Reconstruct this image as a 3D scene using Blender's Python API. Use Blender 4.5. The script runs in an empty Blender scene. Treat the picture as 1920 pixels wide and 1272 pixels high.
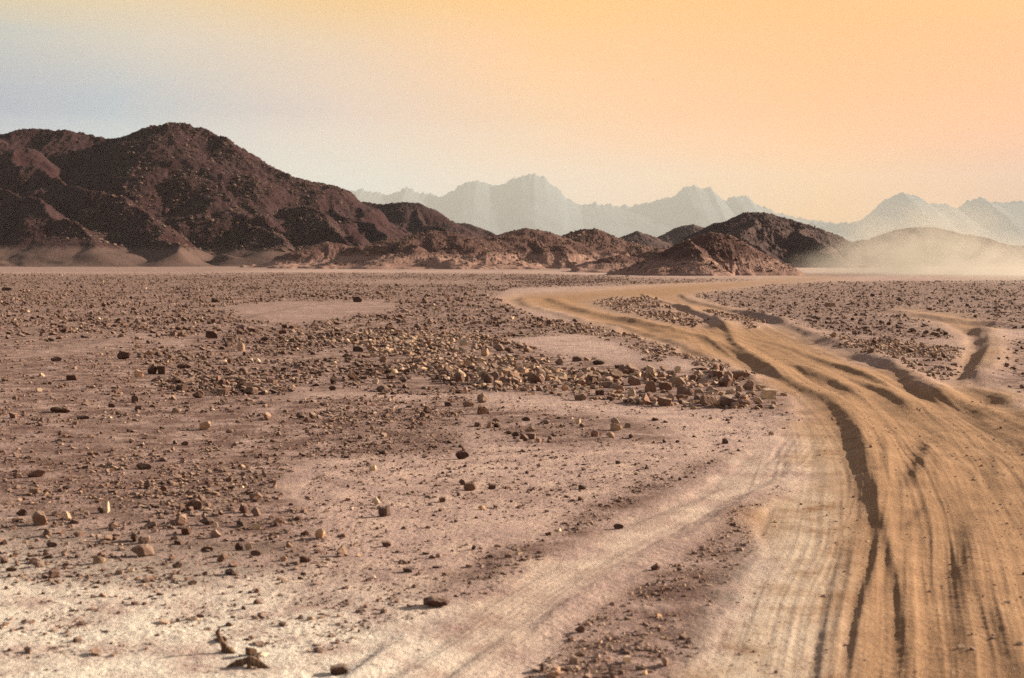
import bpy, math, random, re
import numpy as np
R = math.radians
rng = np.random.default_rng(11)
random.seed(5)
scene = bpy.context.scene
col = scene.collection

# ------------------------------------------------------------------ camera
CAM_H = 2.0
FPX = 1920 * 50.0 / 36.0
HORIZON = 488.0
PITCH = math.atan((636 - HORIZON) / FPX)
cd = bpy.data.cameras.new("camera")
cam = bpy.data.objects.new("camera", cd)
col.objects.link(cam)
cam.location = (0, 0, CAM_H)
cam.rotation_euler = (math.pi / 2 - PITCH, 0, 0)
cd.lens = 50
cd.sensor_width = 36
cd.clip_start = 0.1
cd.clip_end = 60000
cd.dof.use_dof = True
cd.dof.focus_distance = 24
cd.dof.aperture_fstop = 3.4
scene.camera = cam

# ------------------------------------------------------------------ light
SUN_AZ = 68.0      # degrees to the right of straight ahead
SUN_EL = 20.0
SX, SY, SZ = (math.sin(R(SUN_AZ)) * math.cos(R(SUN_EL)), math.cos(R(SUN_AZ)) * math.cos(R(SUN_EL)), math.sin(R(SUN_EL)))
sd = bpy.data.lights.new("sun", 'SUN')
sd.energy = 5.0
sd.angle = R(0.6)
sd.color = (1.0, 0.83, 0.62)
so = bpy.data.objects.new("sun", sd)
col.objects.link(so)
from mathutils import Vector
so.rotation_euler = Vector((SX, SY, SZ)).to_track_quat('Z', 'Y').to_euler()
so.location = (30, 10, 30)

scene.view_settings.view_transform = 'Standard'
scene.view_settings.look = 'None'
scene.view_settings.exposure = 1.6
scene.view_settings.gamma = 1.0
scene.render.engine = 'CYCLES'
cy = scene.cycles
cy.use_denoising = False
cy.max_bounces = 6
cy.diffuse_bounces = 3
cy.volume_bounces = 0
cy.volume_max_steps = 256


def lin(c):
    return tuple(((v / 255.0) / 12.92 if v / 255.0 <= 0.04045 else ((v / 255.0 + 0.055) / 1.055) ** 2.4) for v in c)


class NT:
    """small helper for node trees"""
    def __init__(self, tree):
        self.t = tree
        self.n = tree.nodes
        self.l = tree.links
    def new(self, kind, **kw):
        nd = self.n.new(kind)
        for k, v in kw.items():
            setattr(nd, k, v)
        return nd
    def put(self, sock, v):
        if isinstance(v, bpy.types.NodeSocket):
            self.l.new(v, sock)
        elif v is not None:
            sock.default_value = v
    def math(self, op, a, b=None, c=None, clamp=False):
        nd = self.new('ShaderNodeMath', operation=op, use_clamp=clamp)
        self.put(nd.inputs[0], a)
        if b is not None: self.put(nd.inputs[1], b)
        if c is not None: self.put(nd.inputs[2], c)
        return nd.outputs[0]
    def vmath(self, op, a, b=None):
        nd = self.new('ShaderNodeVectorMath', operation=op)
        self.put(nd.inputs[0], a)
        if b is not None: self.put(nd.inputs[1], b)
        return nd
    def mix(self, f, a, b, blend='MIX'):
        nd = self.new('ShaderNodeMix', data_type='RGBA', blend_type=blend)
        self.put(nd.inputs[0], f)
        self.put(nd.inputs[6], a if isinstance(a, bpy.types.NodeSocket) else (*a[:3], 1))
        self.put(nd.inputs[7], b if isinstance(b, bpy.types.NodeSocket) else (*b[:3], 1))
        return nd.outputs[2]
    def ramp(self, f, stops, interp='LINEAR'):
        nd = self.new('ShaderNodeValToRGB')
        cr = nd.color_ramp
        cr.interpolation = interp
        while len(cr.elements) < len(stops): cr.elements.new(0.5)
        for e, (p, c) in zip(cr.elements, stops):
            e.position = p
            e.color = (*c[:3], 1) if isinstance(c, (tuple, list)) else (c, c, c, 1)
        self.put(nd.inputs[0], f)
        return nd.outputs[0]
    def maprange(self, v, a, b, c=0.0, d=1.0, smooth=True):
        nd = self.new('ShaderNodeMapRange', interpolation_type='SMOOTHSTEP' if smooth else 'LINEAR')
        self.put(nd.inputs[0], v)
        for i, x in enumerate((a, b, c, d)): nd.inputs[i + 1].default_value = x
        return nd.outputs[0]
    def noise(self, vec, scale, detail=4, rough=0.55, dim='3D', dist=0.0):
        nd = self.new('ShaderNodeTexNoise', noise_dimensions=dim)
        self.put(nd.inputs['Vector'], vec)
        nd.inputs['Scale'].default_value = scale
        nd.inputs['Detail'].default_value = detail
        nd.inputs['Roughness'].default_value = rough
        nd.inputs['Distortion'].default_value = dist
        return nd.outputs['Fac']

# ------------------------------------------------------------------ world: physical sky under a warm dust veil
world = bpy.data.worlds.new("World")
scene.world = world
world.use_nodes = True
w = NT(world.node_tree)
w.n.clear()
wout = w.new('ShaderNodeOutputWorld')
bg = w.new('ShaderNodeBackground')
w.l.new(bg.outputs[0], wout.inputs[0])
sky = w.new('ShaderNodeTexSky')
sky.sky_type = 'NISHITA'
sky.sun_disc = False
sky.sun_elevation = R(SUN_EL)
sky.sun_rotation = R(SUN_AZ)
sky.air_density = 1.0
sky.dust_density = 4.0
sky.altitude = 400
tc = w.new('ShaderNodeTexCoord')
dirn = w.vmath('NORMALIZE', tc.outputs['Generated']).outputs[0]
sep = w.new('ShaderNodeSeparateXYZ')
w.l.new(dirn, sep.inputs[0])
# nearness of a direction to the sun's compass bearing (world space) and height above the horizon
hx = w.new('ShaderNodeCombineXYZ')
w.l.new(sep.outputs[0], hx.inputs[0]); w.l.new(sep.outputs[1], hx.inputs[1])
hn = w.vmath('NORMALIZE', hx.outputs[0]).outputs[0]
near = w.vmath('DOT_PRODUCT', hn, (math.sin(R(SUN_AZ)), math.cos(R(SUN_AZ)), 0)).outputs['Value']
wob = w.noise(w.vmath('MULTIPLY', dirn, (3.0, 3.0, 14.0)).outputs[0], 1.3, 5, 0.6)
near = w.math('ADD', near, w.math('MULTIPLY', w.math('SUBTRACT', wob, 0.5), 0.10))
SKY = {  # height above the horizon (sine): stops of (nearness to the sun's bearing, linear colour)
    0.000: [(0.0, (0.462, 0.706, 0.892)), (0.14, (0.578, 0.796, 0.944)), (0.27, (0.778, 0.887, 0.924)), (0.4, (1.162, 0.815, 0.610)), (0.56, (1.368, 0.545, 0.020)), (0.68, (1.050, 0.227, 0.020)), (1.0, (2.900, 2.900, 0.020))],
    0.050: [(0.0, (0.462, 0.706, 0.892)), (0.14, (0.578, 0.796, 0.944)), (0.27, (0.778, 0.887, 0.924)), (0.4, (1.162, 0.815, 0.610)), (0.56, (1.368, 0.545, 0.020)), (0.68, (1.050, 0.227, 0.020)), (1.0, (2.900, 2.900, 0.020))],
    0.100: [(0.0, (0.020, 0.104, 0.437)), (0.12, (0.191, 0.373, 0.589)), (0.25, (0.821, 0.569, 0.473)), (0.4, (1.160, 0.582, 0.201)), (0.56, (1.457, 0.450, 0.020)), (0.68, (1.358, 0.382, 0.020)), (1.0, (1.376, 0.401, 0.020))],
    0.150: [(0.03, (0.448, 0.476, 0.460)), (0.14, (0.700, 0.579, 0.457)), (0.27, (0.894, 0.583, 0.323)), (0.4, (1.264, 0.550, 0.108)), (0.56, (1.205, 0.470, 0.020)), (0.68, (1.201, 0.422, 0.020)), (1.0, (1.210, 0.456, 0.020))],
    0.185: [(0.03, (0.963, 0.606, 0.104)), (0.14, (0.908, 0.584, 0.203)), (0.27, (1.024, 0.530, 0.056)), (0.4, (1.255, 0.543, 0.020)), (0.56, (1.207, 0.477, 0.020)), (0.68, (1.194, 0.550, 0.020)), (1.0, (1.477, 1.874, 0.020))],
    0.550: [(0.0, (0.188, 0.223, 0.305)), (0.5, (0.305, 0.270, 0.242)), (1.0, (0.753, 0.515, 0.305))],
    1.000: [(0.0, (0.098, 0.122, 0.205)), (1.0, (0.127, 0.144, 0.205))],
}
levels = sorted(SKY)
cur = None
wobh = w.noise(w.vmath('MULTIPLY', dirn, (2.0, 2.0, 22.0)).outputs[0], 1.7, 4, 0.55)
el = w.math('ADD', sep.outputs[2], w.math('MULTIPLY', w.math('SUBTRACT', wobh, 0.5), 0.022))
for i, lv in enumerate(levels):
    rc = w.ramp(near, [(p, tuple(v / 3 for v in c)) for p, c in SKY[lv]])
    if cur is None:
        cur = rc
    else:
        f = w.maprange(el, levels[i - 1], lv, smooth=False)
        cur = w.mix(f, cur, rc)
SKY_GAIN = 0.33
nis = w.mix(1.0, sky.outputs[0], (0.30, 0.30, 0.30), 'MULTIPLY')
cur = w.mix(1.0, cur, (3.0, 3.0, 3.0), 'MULTIPLY')
veil = w.mix(0.93, nis, cur)
w.l.new(veil, bg.inputs[0])
bg.inputs[1].default_value = SKY_GAIN

# ------------------------------------------------------------------ helpers
def px_dir(px, py):
    u = (np.asarray(px, float) - 960) / FPX
    v = (636 - np.asarray(py, float)) / FPX
    cp, sp = math.cos(PITCH), math.sin(PITCH)
    return u, cp + v * sp, -sp + v * cp

def on_ground(px, py):
    x, y, z = px_dir(px, py)
    t = -CAM_H / np.minimum(z, -1e-5)
    return x * t, y * t

def at(px, py, D):
    x, y, z = px_dir(px, py)
    t = D / y
    return x * t, D + 0 * t, CAM_H + z * t

def to_px(x, y):
    """ground point (z=0) -> photograph pixel"""
    cp, sp = math.cos(PITCH), math.sin(PITCH)
    depth = np.maximum(y * cp + CAM_H * sp, 0.3)
    up = y * sp - CAM_H * cp
    return 960 + FPX * x / depth, 636 - FPX * up / depth

_perm = np.random.default_rng(3).permutation(4096).astype(np.int32)
_perm = np.concatenate([_perm, _perm])
_ga = np.random.default_rng(4).uniform(0, 2 * np.pi, 4096)
_gx, _gy = np.cos(_ga).astype(np.float32), np.sin(_ga).astype(np.float32)

def perlin(x, y, seed=0):
    x = np.asarray(x, np.float64); y = np.asarray(y, np.float64)
    xi = np.floor(x).astype(np.int64); yi = np.floor(y).astype(np.int64)
    xf = (x - xi).astype(np.float32); yf = (y - yi).astype(np.float32)
    u = xf * xf * xf * (xf * (xf * 6 - 15) + 10); v = yf * yf * yf * (yf * (yf * 6 - 15) + 10)
    def g(ax, ay):
        h = _perm[(_perm[(xi + ax + seed * 57) & 4095] + yi + ay) & 4095]
        return _gx[h] * (xf - ax) + _gy[h] * (yf - ay)
    a = g(0, 0); b = g(1, 0); c = g(0, 1); d = g(1, 1)
    return ((a + u * (b - a)) * (1 - v) + (c + u * (d - c)) * v) * 1.5

def fbm(x, y, oct=4, seed=0, gain=0.5, lac=2.03):
    s = 0; a = 1; t = 0
    for o in range(oct):
        s = s + a * perlin(x, y, seed + o * 7); t += a
        x = x * lac + 13.7; y = y * lac + 5.1; a *= gain
    return s / t

def ridged(x, y, oct=4, seed=0, gain=0.5):
    s = 0; a = 1; t = 0
    for o in range(oct):
        s = s + a * (1 - 2 * np.abs(perlin(x, y, seed + o * 7))); t += a
        x = x * 2.07 + 3.7; y = y * 2.07 + 9.1; a *= gain
    return s / t

def sstep(a, b, x):
    t = np.clip((x - a) / (b - a), 0, 1)
    return t * t * (3 - 2 * t)

def mesh_from(name, V, F, mat=None, attrs=None, smooth=True, link=True):
    """V (n,3) vertices, F (m,k) faces all of k corners"""
    me = bpy.data.meshes.new(name)
    V = np.ascontiguousarray(V, np.float32); F = np.ascontiguousarray(F, np.int32)
    k = F.shape[1]
    me.vertices.add(len(V)); me.vertices.foreach_set('co', V.ravel())
    me.loops.add(F.size); me.loops.foreach_set('vertex_index', F.ravel())
    me.polygons.add(len(F))
    me.polygons.foreach_set('loop_start', np.arange(0, F.size, k, dtype=np.int32))
    me.polygons.foreach_set('loop_total', np.full(len(F), k, np.int32))
    me.polygons.foreach_set('use_smooth', np.full(len(F), smooth, bool))
    for an, av in (attrs or {}).items():
        a = me.attributes.new(an, 'FLOAT', 'POINT')
        a.data.foreach_set('value', np.ascontiguousarray(av, np.float32).ravel())
    me.update(calc_edges=True)
    if mat: me.materials.append(mat)
    ob = bpy.data.objects.new(name, me)
    if link: col.objects.link(ob)
    return ob

def grid_faces(nr, nc):
    i = np.arange(nr - 1)[:, None] * nc + np.arange(nc - 1)[None, :]
    return np.stack([i, i + 1, i + nc + 1, i + nc], -1).reshape(-1, 4)

# ------------------------------------------------------------------ terrain plan (regions laid out on the ground)
def inside(poly, X, Y):
    r = np.zeros(X.shape, bool)
    n = len(poly)
    for i in range(n):
        x1, y1 = poly[i]; x2, y2 = poly[(i + 1) % n]
        if y1 == y2: continue
        c = ((y1 > Y) != (y2 > Y)) & (X < (x2 - x1) * (Y - y1) / (y2 - y1) + x1)
        r ^= c
    return r

MX0, MX1, MY0, MY1 = -900, 2900, 489, 1500
gx, gy = np.meshgrid(np.arange(MX0, MX1, 3) + 0.5, np.arange(MY0, MY1, 1) + 0.5)

def blur(a, rx, ry):
    for ax, r in ((1, rx), (0, ry)):
        for _ in range(2):
            if r < 1: continue
            k = 2 * r + 1
            pad = [(0, 0), (0, 0)]; pad[ax] = (r, r)
            c = np.cumsum(np.pad(a, pad, mode='edge'), axis=ax)
            z = np.zeros_like(np.take(c, [0], axis=ax))
            c = np.concatenate([z, c], axis=ax)
            n = a.shape[ax]
            a = (np.take(c, np.arange(k, k + n), axis=ax) - np.take(c, np.arange(0, n), axis=ax)) / k
    return a

def raster(polys, holes=(), rx=3, ry=3, wob=0.0):
    X = gx; Y = gy
    if wob:
        wx, wy = on_ground(gx, gy)
        s = (gy - 488)
        X = gx + wob * s * 0.30 * fbm(wx * 1.1, wy * 0.5, 4, 31)
        Y = gy + wob * s * 0.07 * fbm(wx * 0.9, wy * 0.6, 3, 77)
    a = np.zeros(gx.shape, bool)
    for p in polys: a |= inside(p, X, Y)
    for p in holes: a &= ~inside(p, X, Y)
    return blur(a.astype(np.float32), rx, ry)

def look(r, x, y):
    px, py = to_px(x, y)
    fx = np.clip((px - MX0) / 3 - 0.5, 0, r.shape[1] - 1.001); fy = np.clip(py - MY0 - 0.5, 0, r.shape[0] - 1.001)
    ix = fx.astype(int); iy = fy.astype(int); u = fx - ix; v = fy - iy
    val = (r[iy, ix] * (1 - u) + r[iy, ix + 1] * u) * (1 - v) + (r[iy + 1, ix] * (1 - u) + r[iy + 1, ix + 1] * u) * v
    return np.where(y > 1.0, val, 0)

MAIN = [(1250, 1500), (1262, 1300), (1330, 1180), (1420, 1020), (1478, 920), (1492, 840), (1500, 790), (1480, 752), (1425, 712), (1350, 682), (1270, 655), (1190, 628), (1110, 604), (1030, 582),
        (960, 570), (938, 560), (975, 551), (1090, 546), (1200, 538), (1330, 530), (1480, 521), (1570, 518), (1600, 521), (1520, 527), (1440, 533), (1380, 540), (1315, 545), (1288, 552),
        (1300, 562), (1350, 574), (1440, 598), (1500, 622), (1560, 655), (1640, 680), (1720, 712), (1775, 742), (1795, 705), (1812, 665), (1805, 630), (1770, 606), (1660, 582),
        (1700, 578), (1800, 592), (1850, 610), (1868, 640), (1860, 680), (1840, 715), (1880, 745), (1960, 775), (2100, 830), (2300, 900), (2500, 1000), (2700, 1500)]
BRANCH = [(1490, 800), (1430, 842), (1320, 905), (1225, 955), (1120, 1012), (1020, 1075), (920, 1135), (800, 1205), (660, 1290), (420, 1480), (700, 1500), (860, 1310), (960, 1215), (1080, 1120),
          (1200, 1040), (1320, 968), (1420, 905), (1480, 868)]
ISLANDS = [[(1105, 565), (1150, 556), (1215, 556), (1240, 566), (1290, 588), (1330, 602), (1300, 612), (1220, 596), (1150, 583)],
           [(1318, 582), (1400, 590), (1440, 605), (1420, 616), (1350, 606)]]
FARPATCH = [[(430, 577), (520, 568), (640, 566), (760, 572), (700, 586), (560, 606), (470, 600)],
            [(-900, 492), (560, 492), (1000, 500), (1480, 508), (1480, 514), (1000, 508), (560, 506), (380, 512), (-900, 513)],
            [(560, 528), (700, 526), (980, 529), (980, 533), (700, 531)],
            [(10, 668), (120, 654), (300, 622), (310, 626), (130, 662), (20, 676)],
            [(1000, 645), (1100, 636), (1190, 660), (1260, 690), (1200, 694), (1090, 672), (1030, 664)]]
R_SAND = raster([MAIN, BRANCH], ISLANDS, 2, 2, 0.5)
R_SANDSOFT = np.maximum(raster([MAIN], ISLANDS, 6, 3, 0.8), .99 * raster([BRANCH], (), 6, 3, 0.8))
R_TINT = np.maximum(raster([MAIN], ISLANDS, 10, 4, 1.0), .30 * raster([BRANCH], (), 8, 4, 1.0))
R_CLEAR = np.maximum(R_SANDSOFT, raster(FARPATCH, ISLANDS, 6, 3, 0.8))   # bare of stones
PALE = [[(-900, 1040), (0, 1010), (250, 1075), (560, 1110), (760, 1170), (900, 1180), (760, 1500), (-900, 1500)]]
R_PALE = np.maximum(1.0 * raster(PALE, (), 40, 60, 2.5), .5 * raster([[(1270, 1500), (1290, 1260), (1430, 1020), (1490, 900), (1500, 790), (1530, 800), (1560, 900), (1560, 1100), (1540, 1500)]], (), 16, 14))
R_PALE = np.maximum(R_PALE, .30 * raster([BRANCH], (), 5, 4, .8))

# stony zones: name -> polygons, density per screen share, exponent, size (m) range
ZONES = {
 'far_left': dict(poly=[(-900, 513), (400, 512), (960, 513), (1180, 519), (1180, 526), (960, 540), (930, 556), (1000, 592), (1120, 618), (1040, 632), (860, 640), (600, 655), (300, 640), (-900, 632)], n=70000, s=(0.043, 0.264), a=2.45),
 'far_mid': dict(poly=[(940, 517), (1480, 524), (1340, 530), (1180, 536), (960, 541)], n=4000, s=(0.043, 0.211), a=2.3),
 'bank': dict(poly=[(640, 625), (860, 618), (1010, 655), (1120, 672), (1260, 690), (1400, 700), (1475, 740), (1490, 766), (1400, 768), (1270, 764), (1120, 756), (1040, 745), (930, 735), (800, 700), (700, 690)], n=7000, s=(0.043, 0.218), a=1.6),
 'bank_tail': dict(poly=[(250, 655), (640, 622), (860, 640), (900, 740), (640, 735), (430, 745), (300, 740)], n=9000, s=(0.025, 0.172), a=2.0),
 'edge_strip': dict(poly=[(985, 590), (1080, 603), (1180, 625), (1290, 655), (1400, 690), (1340, 694), (1260, 668), (1200, 690), (1180, 650), (1060, 620), (1000, 610)], n=1500, s=(0.034, 0.145), a=1.9),
 'mid_left': dict(poly=[(-900, 620), (300, 640), (430, 745), (900, 745), (860, 790), (-900, 800)], n=17000, s=(0.015, 0.112), a=2.35),
 'low_left': dict(poly=[(-900, 770), (880, 770), (860, 850), (560, 860), (450, 1000), (-900, 1000)], n=15000, s=(0.012, 0.088), a=2.25),
 'front_left': dict(poly=[(-900, 840), (360, 850), (560, 940), (650, 1050), (430, 1105), (-900, 1085)], n=8500, s=(0.009, 0.085), a=2.1),
 'scatter': dict(poly=[(560, 740), (1490, 765), (1500, 800), (1200, 930), (900, 1110), (600, 1210), (-200, 1250), (-900, 1200), (-900, 1050), (430, 1050), (600, 900)], n=30000, s=(0.007, 0.066), a=2.8),
 'second_row': dict(poly=[(850, 745), (960, 770), (1180, 780), (1280, 800), (1260, 832), (1000, 835), (900, 800)], n=230, s=(0.025, 0.112), a=1.8),
 'verge': dict(poly=[(1478, 905), (1440, 985), (1340, 1160), (1260, 1290), (1210, 1500), (900, 1500), (980, 1290), (1090, 1180), (1260, 1060), (1400, 960)], n=5200, s=(0.007, 0.050), a=2.1),
 'branch_edge': dict(poly=[(1400, 845), (1300, 895), (1180, 955), (1060, 1020), (960, 1080), (880, 1130), (840, 1110), (940, 1040), (1060, 975), (1200, 905)], n=900, s=(0.009, 0.048), a=2.3),
 'islands': dict(poly=ISLANDS[0], n=1300, s=(0.051, 0.224), a=1.9),
 'island_two': dict(poly=ISLANDS[1], n=600, s=(0.043, 0.185), a=1.9),
 'right_far': dict(poly=[(1290, 549), (1380, 541), (1480, 531), (1700, 527), (2900, 524), (2900, 640), (1900, 618), (1660, 584), (1770, 612), (1790, 640), (1700, 640), (1560, 625), (1480, 610), (1400, 588), (1330, 568)], n=19000, s=(0.043, 0.224), a=2.4),
 'right_mid': dict(poly=[(1500, 632), (1560, 628), (1700, 640), (1810, 655), (1800, 695), (1770, 722), (1690, 690), (1590, 655)], n=1700, s=(0.034, 0.172), a=2.0),
 'right_edge': dict(poly=[(1872, 640), (2000, 632), (2900, 650), (2900, 860), (2300, 850), (1960, 765), (1850, 715), (1868, 680)], n=3600, s=(0.025, 0.145), a=2.1),
 'lane_grit': dict(poly=[q for q in MAIN], n=7000, s=(.008, .045), a=3.0),
 'near_right': dict(poly=[(-900, 1085), (400, 1105), (600, 1200), (560, 1500), (-900, 1500)], n=900, s=(0.005, 0.024), a=2.3),
}
R_STONY = raster([z['poly'] for k, z in ZONES.items() if k not in ('scatter', 'near_right', 'lane_grit')], [], 8, 4, 0.6) * (1 - R_SANDSOFT) * (1 - .3 * R_CLEAR)
R_STONY = np.maximum(R_STONY, .8 * raster([FARPATCH[1]], (), 8, 2))

# ------------------------------------------------------------------ wheel ruts and berms
# crest lines in the order they run; each casts its shade on its left (the side away from the sun)
def catmull(P, step=0.12):
    P = np.asarray(P, float)
    if len(P) < 3:
        n = 8
        return P[0] + (P[-1] - P[0]) * np.linspace(0, 1, n)[:, None]
    Q = np.vstack([2 * P[0] - P[1], P, 2 * P[-1] - P[-2]])
    out = []
    for i in range(1, len(Q) - 2):
        p0, p1, p2, p3 = Q[i - 1:i + 3]
        n = 5
        t = np.linspace(0, 1, n, endpoint=False)[:, None]
        out.append(0.5 * (2 * p1 + (p2 - p0) * t + (2 * p0 - 5 * p1 + 4 * p2 - p3) * t ** 2 + (-p0 + 3 * p1 - 3 * p2 + p3) * t ** 3))
    out.append(P[-1:])
    return np.vstack(out)

CREST = [  # pixels along the crest, height, left width, right width (m)
    ([(1205, 548), (1212, 556), (1250, 566), (1290, 580), (1330, 596), (1362, 614), (1374, 630), (1385, 650), (1440, 690), (1500, 722), (1560, 750), (1600, 788), (1624, 840), (1640, 900), (1647, 950), (1649, 1000)], .045, .14, .30),
    ([(1640, 890), (1648, 950), (1646, 1040), (1628, 1110), (1612, 1190), (1598, 1290), (1592, 1400)], .016, .040, .09),
    ([(1270, 570), (1310, 585), (1345, 600), (1364, 618)], .12, .42, .7),
    ([(1540, 740), (1590, 778), (1618, 830), (1636, 890), (1645, 940)], .022, .20, .30),
    ([(1278, 549), (1292, 560), (1330, 572), (1400, 586), (1450, 599), (1490, 613), (1560, 640), (1640, 668), (1700, 696)], .06, .24, .4),
    ([(1380, 582), (1430, 594), (1480, 610)], .10, .38, .6),
    ([(1500, 630), (1540, 640), (1600, 654)], .07, .30, .5),
    ([(1560, 655), (1620, 668), (1680, 690), (1751, 734), (1832, 768), (1900, 812), (1990, 880)], .065, .19, .3),
    ([(1690, 700), (1751, 738), (1820, 766)], .06, .22, .3),
    ([(1480, 676), (1530, 700), (1590, 728), (1640, 760)], .06, .17, .26),
    ([(1560, 700), (1620, 718), (1690, 752), (1725, 782)], .06, .14, .22),
    ([(1500, 655), (1560, 680), (1640, 710), (1700, 745)], .045, .14, .24),
    ([(1752, 806), (1749, 835), (1738, 880), (1716, 920), (1694, 955)], .045, .13, .30),
    ([(1768, 716), (1810, 726), (1870, 742), (1930, 780), (2050, 840)], .09, .24, .4),
    ([(1820, 752), (1880, 782), (1950, 820), (2050, 880)], .06, .2, .35),
    ([(1822, 612), (1848, 626), (1858, 650), (1846, 688), (1826, 726)], .13, .26, .4),
    ([(1100, 600), (1174, 612), (1250, 636), (1340, 672), (1420, 712), (1500, 752)], .05, .22, .35),
    ([(1150, 590), (1240, 612), (1320, 632), (1400, 668), (1470, 712)], .05, .22, .35),
    ([(1030, 556), (1050, 566), (1110, 584), (1200, 604), (1300, 640)], .07, .35, .5),
    ([(980, 556), (990, 570), (1060, 590), (1180, 620)], .06, .35, .5),
    ([(1640, 578), (1711, 590), (1800, 602), (1920, 616), (2100, 640)], .10, .45, .7),
    ([(1655, 800), (1668, 850), (1672, 900)], .014, .07, .12),
    ([(1650, 940), (1668, 1010), (1682, 1070), (1696, 1130), (1704, 1200), (1712, 1290), (1716, 1400)], .020, .050, .10),
    ([(1828, 930), (1832, 990), (1826, 1060), (1822, 1150), (1824, 1290), (1826, 1400)], .034, .11, .2),
    ([(1836, 1060), (1862, 1120), (1890, 1190), (1922, 1290), (1950, 1400)], .028, .08, .16),
    ([(1868, 830), (1874, 880), (1876, 930)], .014, .09, .2),
    ([(1768, 850), (1766, 890), (1756, 930)], .011, .07, .15),
    ([(1745, 940), (1722, 975), (1692, 1005)], .012, .06, .15),
    ([(1560, 1400), (1572, 1200), (1594, 1080), (1612, 980)], .014, .035, .06),
    ([(1530, 1400), (1546, 1220), (1572, 1080), (1590, 980)], .012, .035, .06),
    ([(1478, 888), (1400, 940), (1330, 985), (1230, 1040)], .030, .11, .2),
    ([(1440, 875), (1330, 930), (1200, 985), (1080, 1045)], .014, .08, .2),
    ([(1010, 1170), (930, 1225), (850, 1290), (760, 1400)], .024, .08, .15),
    ([(930, 1165), (850, 1215), (760, 1275), (600, 1400)], .022, .08, .15),
    ([(800, 1180), (740, 1215), (690, 1255), (560, 1350)], .020, .07, .14),
    ([(1130, 1100), (1060, 1140), (985, 1190)], .018, .08, .16),
    ([(60, 662), (160, 652), (300, 624)], .04, .3, .5),
    ([(700, 566), (560, 580), (470, 600)], .05, .5, .8),
    ([(1330, 530), (1180, 538), (1020, 549)], .08, .6, 1.2),
]
FEAT = []
for pts, H, wl, wr in CREST:
    P = catmull(np.stack(on_ground([p[0] for p in pts], [p[1] for p in pts]), -1))
    FEAT.append((P, H, wl, wr))
def lane(px, py): return catmull(np.stack(on_ground(px, py), -1))
LANES = [  # centre line, half width
    (lane([1500, 1520, 1550, 1585, 1590, 1565, 1515, 1440, 1360, 1300, 1240, 1208], [1500, 1300, 1150, 1020, 900, 820, 762, 704, 648, 606, 572, 549]), 1.25),
    (lane([1900, 1880, 1850, 1820, 1790, 1740, 1660, 1560, 1450, 1370, 1300, 1290], [1500, 1300, 1120, 980, 880, 800, 730, 670, 618, 585, 560, 550]), 1.2),
    (lane([2500, 2180, 1990, 1860, 1730, 1600, 1500], [1200, 950, 842, 776, 716, 672, 640]), 1.1),
    (lane([2160, 2040, 1940, 1870, 1790, 1700, 1600, 1500, 1400, 1250, 1100, 1000, 960], [1500, 1200, 1000, 900, 830, 772, 722, 676, 640, 602, 576, 562, 557]), 1.3),
    (lane([1775, 1822, 1838, 1820, 1760, 1650], [740, 690, 650, 618, 596, 580]), .9),
]
BRANCHLINE = catmull(np.stack(on_ground([560, 760, 900, 1060, 1200, 1330, 1440, 1500], [1420, 1280, 1180, 1080, 1005, 940, 870, 800]), -1))

def polyline_coords(P, x, y, reach):
    """signed distance (positive towards +x) and arc position of the nearest point; only where within reach"""
    best = np.full(x.shape, 1e9); sg = np.zeros(x.shape); arc = np.zeros(x.shape)
    seg = np.hypot(*np.diff(P, axis=0).T)
    cum = np.concatenate([[0], np.cumsum(seg)])
    bx0, by0 = P.min(0) - reach; bx1, by1 = P.max(0) + reach
    idx = np.nonzero((x > bx0) & (x < bx1) & (y > by0) & (y < by1))[0]
    if len(idx) == 0: return idx, None, None, None
    X = x[idx]; Y = y[idx]
    b = np.full(len(idx), 1e9); s = np.zeros(len(idx)); a = np.zeros(len(idx))
    for i in range(len(P) - 1):
        dx, dy = P[i + 1] - P[i]; L2 = dx * dx + dy * dy + 1e-12
        t = np.clip(((X - P[i, 0]) * dx + (Y - P[i, 1]) * dy) / L2, 0, 1)
        ex = X - P[i, 0] - t * dx; ey = Y - P[i, 1] - t * dy
        d = np.hypot(ex, ey)
        nx, ny = dy, -dx
        if nx < 0: nx, ny = -nx, -ny
        m = d < b
        b[m] = d[m]; s[m] = np.where((ex * nx + ey * ny) >= 0, 1, -1)[m]; a[m] = (cum[i] + t * seg[i])[m]
    m = b < reach
    return idx[m], b[m] * s[m], a[m], cum[-1]

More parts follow.
